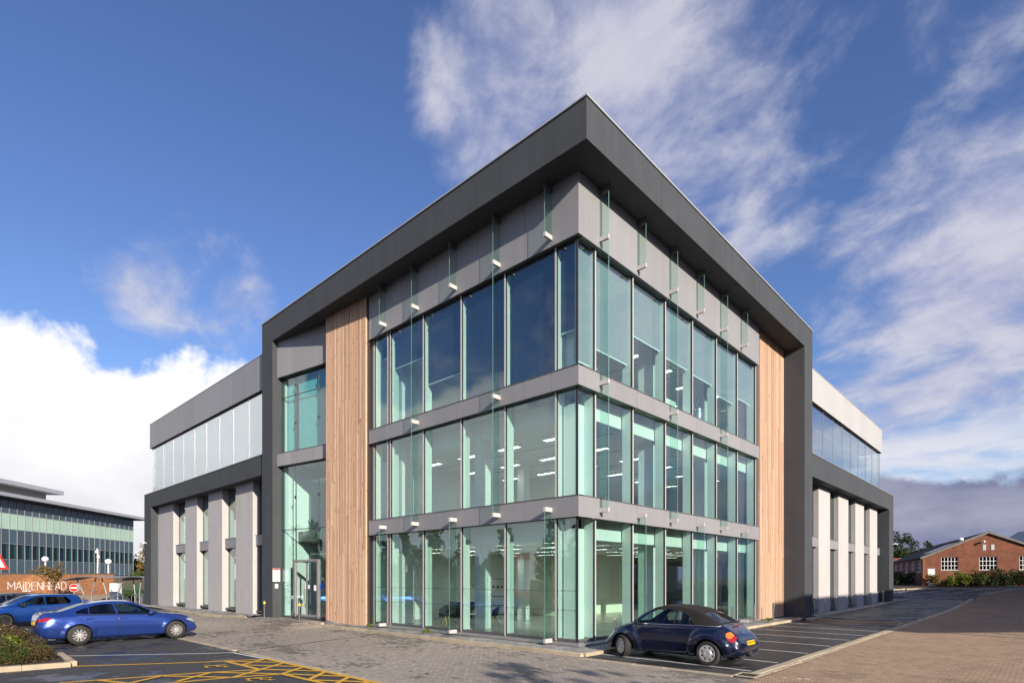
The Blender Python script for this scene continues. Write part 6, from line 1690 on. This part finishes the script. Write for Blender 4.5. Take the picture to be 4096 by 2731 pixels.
MB().lathe([(.12, 0), (.12, .18), (.26, .2), (.26, .40), (.20, .5), (0, .52)], 14, 0, 'z', (3.6, .8, slope(3.6)+.05)).build('roof_cowl', M['white'], BH, True)
HM = Matrix.Translation((0.22, 65.1, 1.36)) @ Matrix.Rotation(R(15.8), 4, 'Z')
def hp(x, y): v = HM @ Vector((x, y, 0)); return v.x, v.y
verge = MB(); pts = [hp(-14, -3.2), hp(16, -2.6), hp(16, 0), hp(0, 0), hp(0, 9), hp(-14, 9)]; verge.prism(pts, 0.3, 1.34); vo = verge.build('planting_bank', M['soil']); vo['kind'] = 'structure'
for i, (x, w_, h_, m, lab) in enumerate(((0.8, 1.7, 1.5, 'leaf_autumn', 'reddish and cream bush in front of the white hall door'), (2.5, 1.3, 1.75, 'leaf_bright', 'bright yellow green bush below the first hall window'), (3.6, 1.2, 1.8, 'leaf_bright', 'second bright yellow green bush under the blank hall wall'),
        (4.8, 1.5, 1.9, 'leaf_mid', 'mid green bush just left of the middle hall window'), (5.9, 1.9, 2.2, 'leaf_dark', 'dark bush under the middle hall window'), (7.3, 1.9, 2.2, 'leaf_dark', 'dark bush right of the middle hall window'),
        (8.7, 1.9, 2.3, 'leaf_dark', 'dark bush under the left part of the right hall window'), (10.2, 2.0, 2.4, 'leaf_dark', 'dark bush cut by the right edge of the picture'))):
    x_, y_ = hp(x, -1.2); bush(x_, y_, w_, h_, M[m], lab, 'bushes along the brick hall', 60+i, 1100, .13, 1.3)
for i, (x, y) in enumerate(((-1.5, 2.0), (-1.6, 6.0), (-1.8, 10.0), (-3.2, 5.0))):
    x_, y_ = hp(x, y); bush(x_, y_, 2.6, 1.9, M['leaf_dark'], ['dark hedge bush at the corner of the brick hall', 'dark hedge bush second along the hall side wall', 'dark hedge bush third along the hall side wall', 'dark hedge bush nearest the office wing'][i], 'hedge beside the brick hall', 70+i, 1300, .13, 1.3, 'hedge_bush')
def far(px, Z): v = Vector((CAM.x, CAM.y, 0))+Vector((-.68488, .72866, 0))*Z+Vector((.72866, .68488, 0))*((px-2048)/2284*Z); return v.x, v.y
for i, (px, Z, h_, cr_, lab) in enumerate(((3598, 105, 9.4, 4.4, 'tall dark green tree nearest the office wing'), (3640, 112, 9.6, 4.0, 'dark green tree between the tall tree and the chimney'), (3722, 118, 8.4, 3.2, 'smaller dark tree just left of the hall roof slope'), (3680, 120, 7.0, 3.4, 'low dark tree behind the chimney'))):
    x, y = far(px, Z); tree(x, y, h_, cr_, M['leaf_dark'], lab, 'trees behind the brick hall', 4500, .30, 80+i, .22, 1.4)
x, y = far(3650, 98); t = thing('far_house', 'low house with dark red tiled roof and chimney behind the hall', 'house', (x, y, 1.2), R(34))
box('wall', -5, 6, 0, 6, 0, 2.6, brickm, t); MB().add([(-5.3, -.3, 2.6), (6.3, -.3, 2.6), (6.3, 3, 4.6), (-4, 3, 4.6), (-5.3, 6.3, 2.6), (6.3, 6.3, 2.6)], [(0, 1, 2, 3), (3, 2, 5, 4), (0, 3, 4), (1, 5, 2)]).build('roof', M['brick_hall'], t); ch_ = box('chimney', 4.2, 5.2, 2.6, 3.4, 3.5, 5.4, brickm, t)
x, y = far(4250, 92); t = thing('clad_shed', 'dark blue clad shed showing its roof edge at the right of the picture', 'building', (x, y, 1.2), R(34))
box('wall', -2.5, 8, 0, 14, 0, 6.0, M['office_navy'], t); MB().add([(-3, -.3, 5.8), (2.75, -.3, 9.6), (8.5, -.3, 5.8), (-3, 14.3, 5.8), (2.75, 14.3, 9.6), (8.5, 14.3, 5.8)], [(0, 1, 4, 3), (1, 2, 5, 4), (0, 2, 1), (3, 4, 5)]).build('roof', M['office_navy'], t)

# ================================================================ places mirrored in the glass or casting the long shadows
# unseen block added on the sunny side: roof outline shaped to throw the yard's shade
hN = 9.0; T = Vector((SUN_DIR.x, SUN_DIR.y, 0))*(hN/SUN_DIR.z)
P0, P1, P2 = Vector((-2.3, 18.1, 0)), Vector((5.6, 14.2, 0)), Vector((13.5, 22.9, 0))
pl = [P0+T, P1+T, P2+T+Vector((3, 3.3, 0)), P2+T+Vector((3, 45, 0)), P0+T+Vector((0, 47, 0))]
nb = thing('shade_caster', 'unseen brick block added right of the yard, shaped to cast its shade on the paving', 'building', (0, 0, 0))
MB().prism([(p.x, p.y) for p in pl], hN-.5, hN).build('caster_roof', M['roof_slate'], nb)
MB().box(24.0, 46.0, 17.0, 56.0, 0, hN-.502).build('wall', M['brick_hall'], nb)
for (x, y) in ((22.2, 11.4), (28.8, 7.6), (33.0, 13.0), (22.0, 16.0)): box('caster_post', x-.09, x+.09, y-.09, y+.09, 0, hN-.502, M['iron'], nb)
for k in range(7): box('caster_door', 23.94, 23.99, 19.0+k*5.2, 22.2+k*5.2, 0, 3.8, M['galv'], nb)
bare_tree((19.5, -11.4, 0), 8.4, 'tree on the sunny side throwing soft branch shadows on the drive', 14, M['leaf_autumn'], 2600, .55)
for i in range(18):
    x = -78+i*4.3+random.uniform(-1, 1); y = -32-random.uniform(0, 7); h_ = random.uniform(7.5, 10.5)
    t = tree(x, y, h_, random.uniform(2.2, 3.0), M['leaf_olive'] if i % 3 else M['leaf_autumn'], 'tree in the row mirrored in the ground floor glass', 'tree row mirrored in the glass', 1500, .42, 100+i, .2)
    leaf_cloud('lower_crown', [(random.uniform(-.9, .9), random.uniform(-.9, .9), h_*f, random.uniform(1.0, 1.5)) for f in (.12, .2, .28, .36, .45, .55, .66)], M['leaf_olive'], t, .42, 1500, None, 1.0, 300+i)
tot = thing('totem_sign', 'white estate board with red top and foot mirrored in the ground floor glass', 'sign', (-27.3, -27.6, 0), R(-30))
box('panel', -.75, .75, -.1, .1, .9, 4.0, M['white'], tot); box('red_top', -.76, .76, -.11, .11, 4.002, 4.8, M['red'], tot); box('red_foot', -.76, .76, -.11, .11, .2, .898, M['red'], tot)
for k in range(3): box('name_strip', -.6, .6, .1005, .106, 1.6+k*.7, 1.66+k*.7, M['galv'], tot)
for x in (-.6, .6): box('leg', x-.06, x+.06, -.06, .06, 0, .25, M['galv'], tot)

# fallen leaves blown across the drive, and dark tyre-polished patches of oil in the bays
lr = np.random.default_rng(77); n = 260; V = []
for k in range(n):
    x = lr.uniform(-13, 5.5); y = -1.45-abs(lr.normal(0, 1.6)); 
    if y < -7.0: continue
    a = lr.uniform(0, 6.28); s_ = lr.uniform(.02, .045); z = hgt(x, y)+.006
    for da, q_ in ((0, 1), (1.2, .55), (3.14, .8), (4.9, .5)): V.append((x+s_*q_*math.cos(a+da), y+s_*q_*math.sin(a+da), z+lr.uniform(0, .008)))
np_mesh('fallen_leaves', np.array(V), np.arange(len(V)).reshape(-1, 4), M['leaf_autumn'])['kind'] = 'stuff'
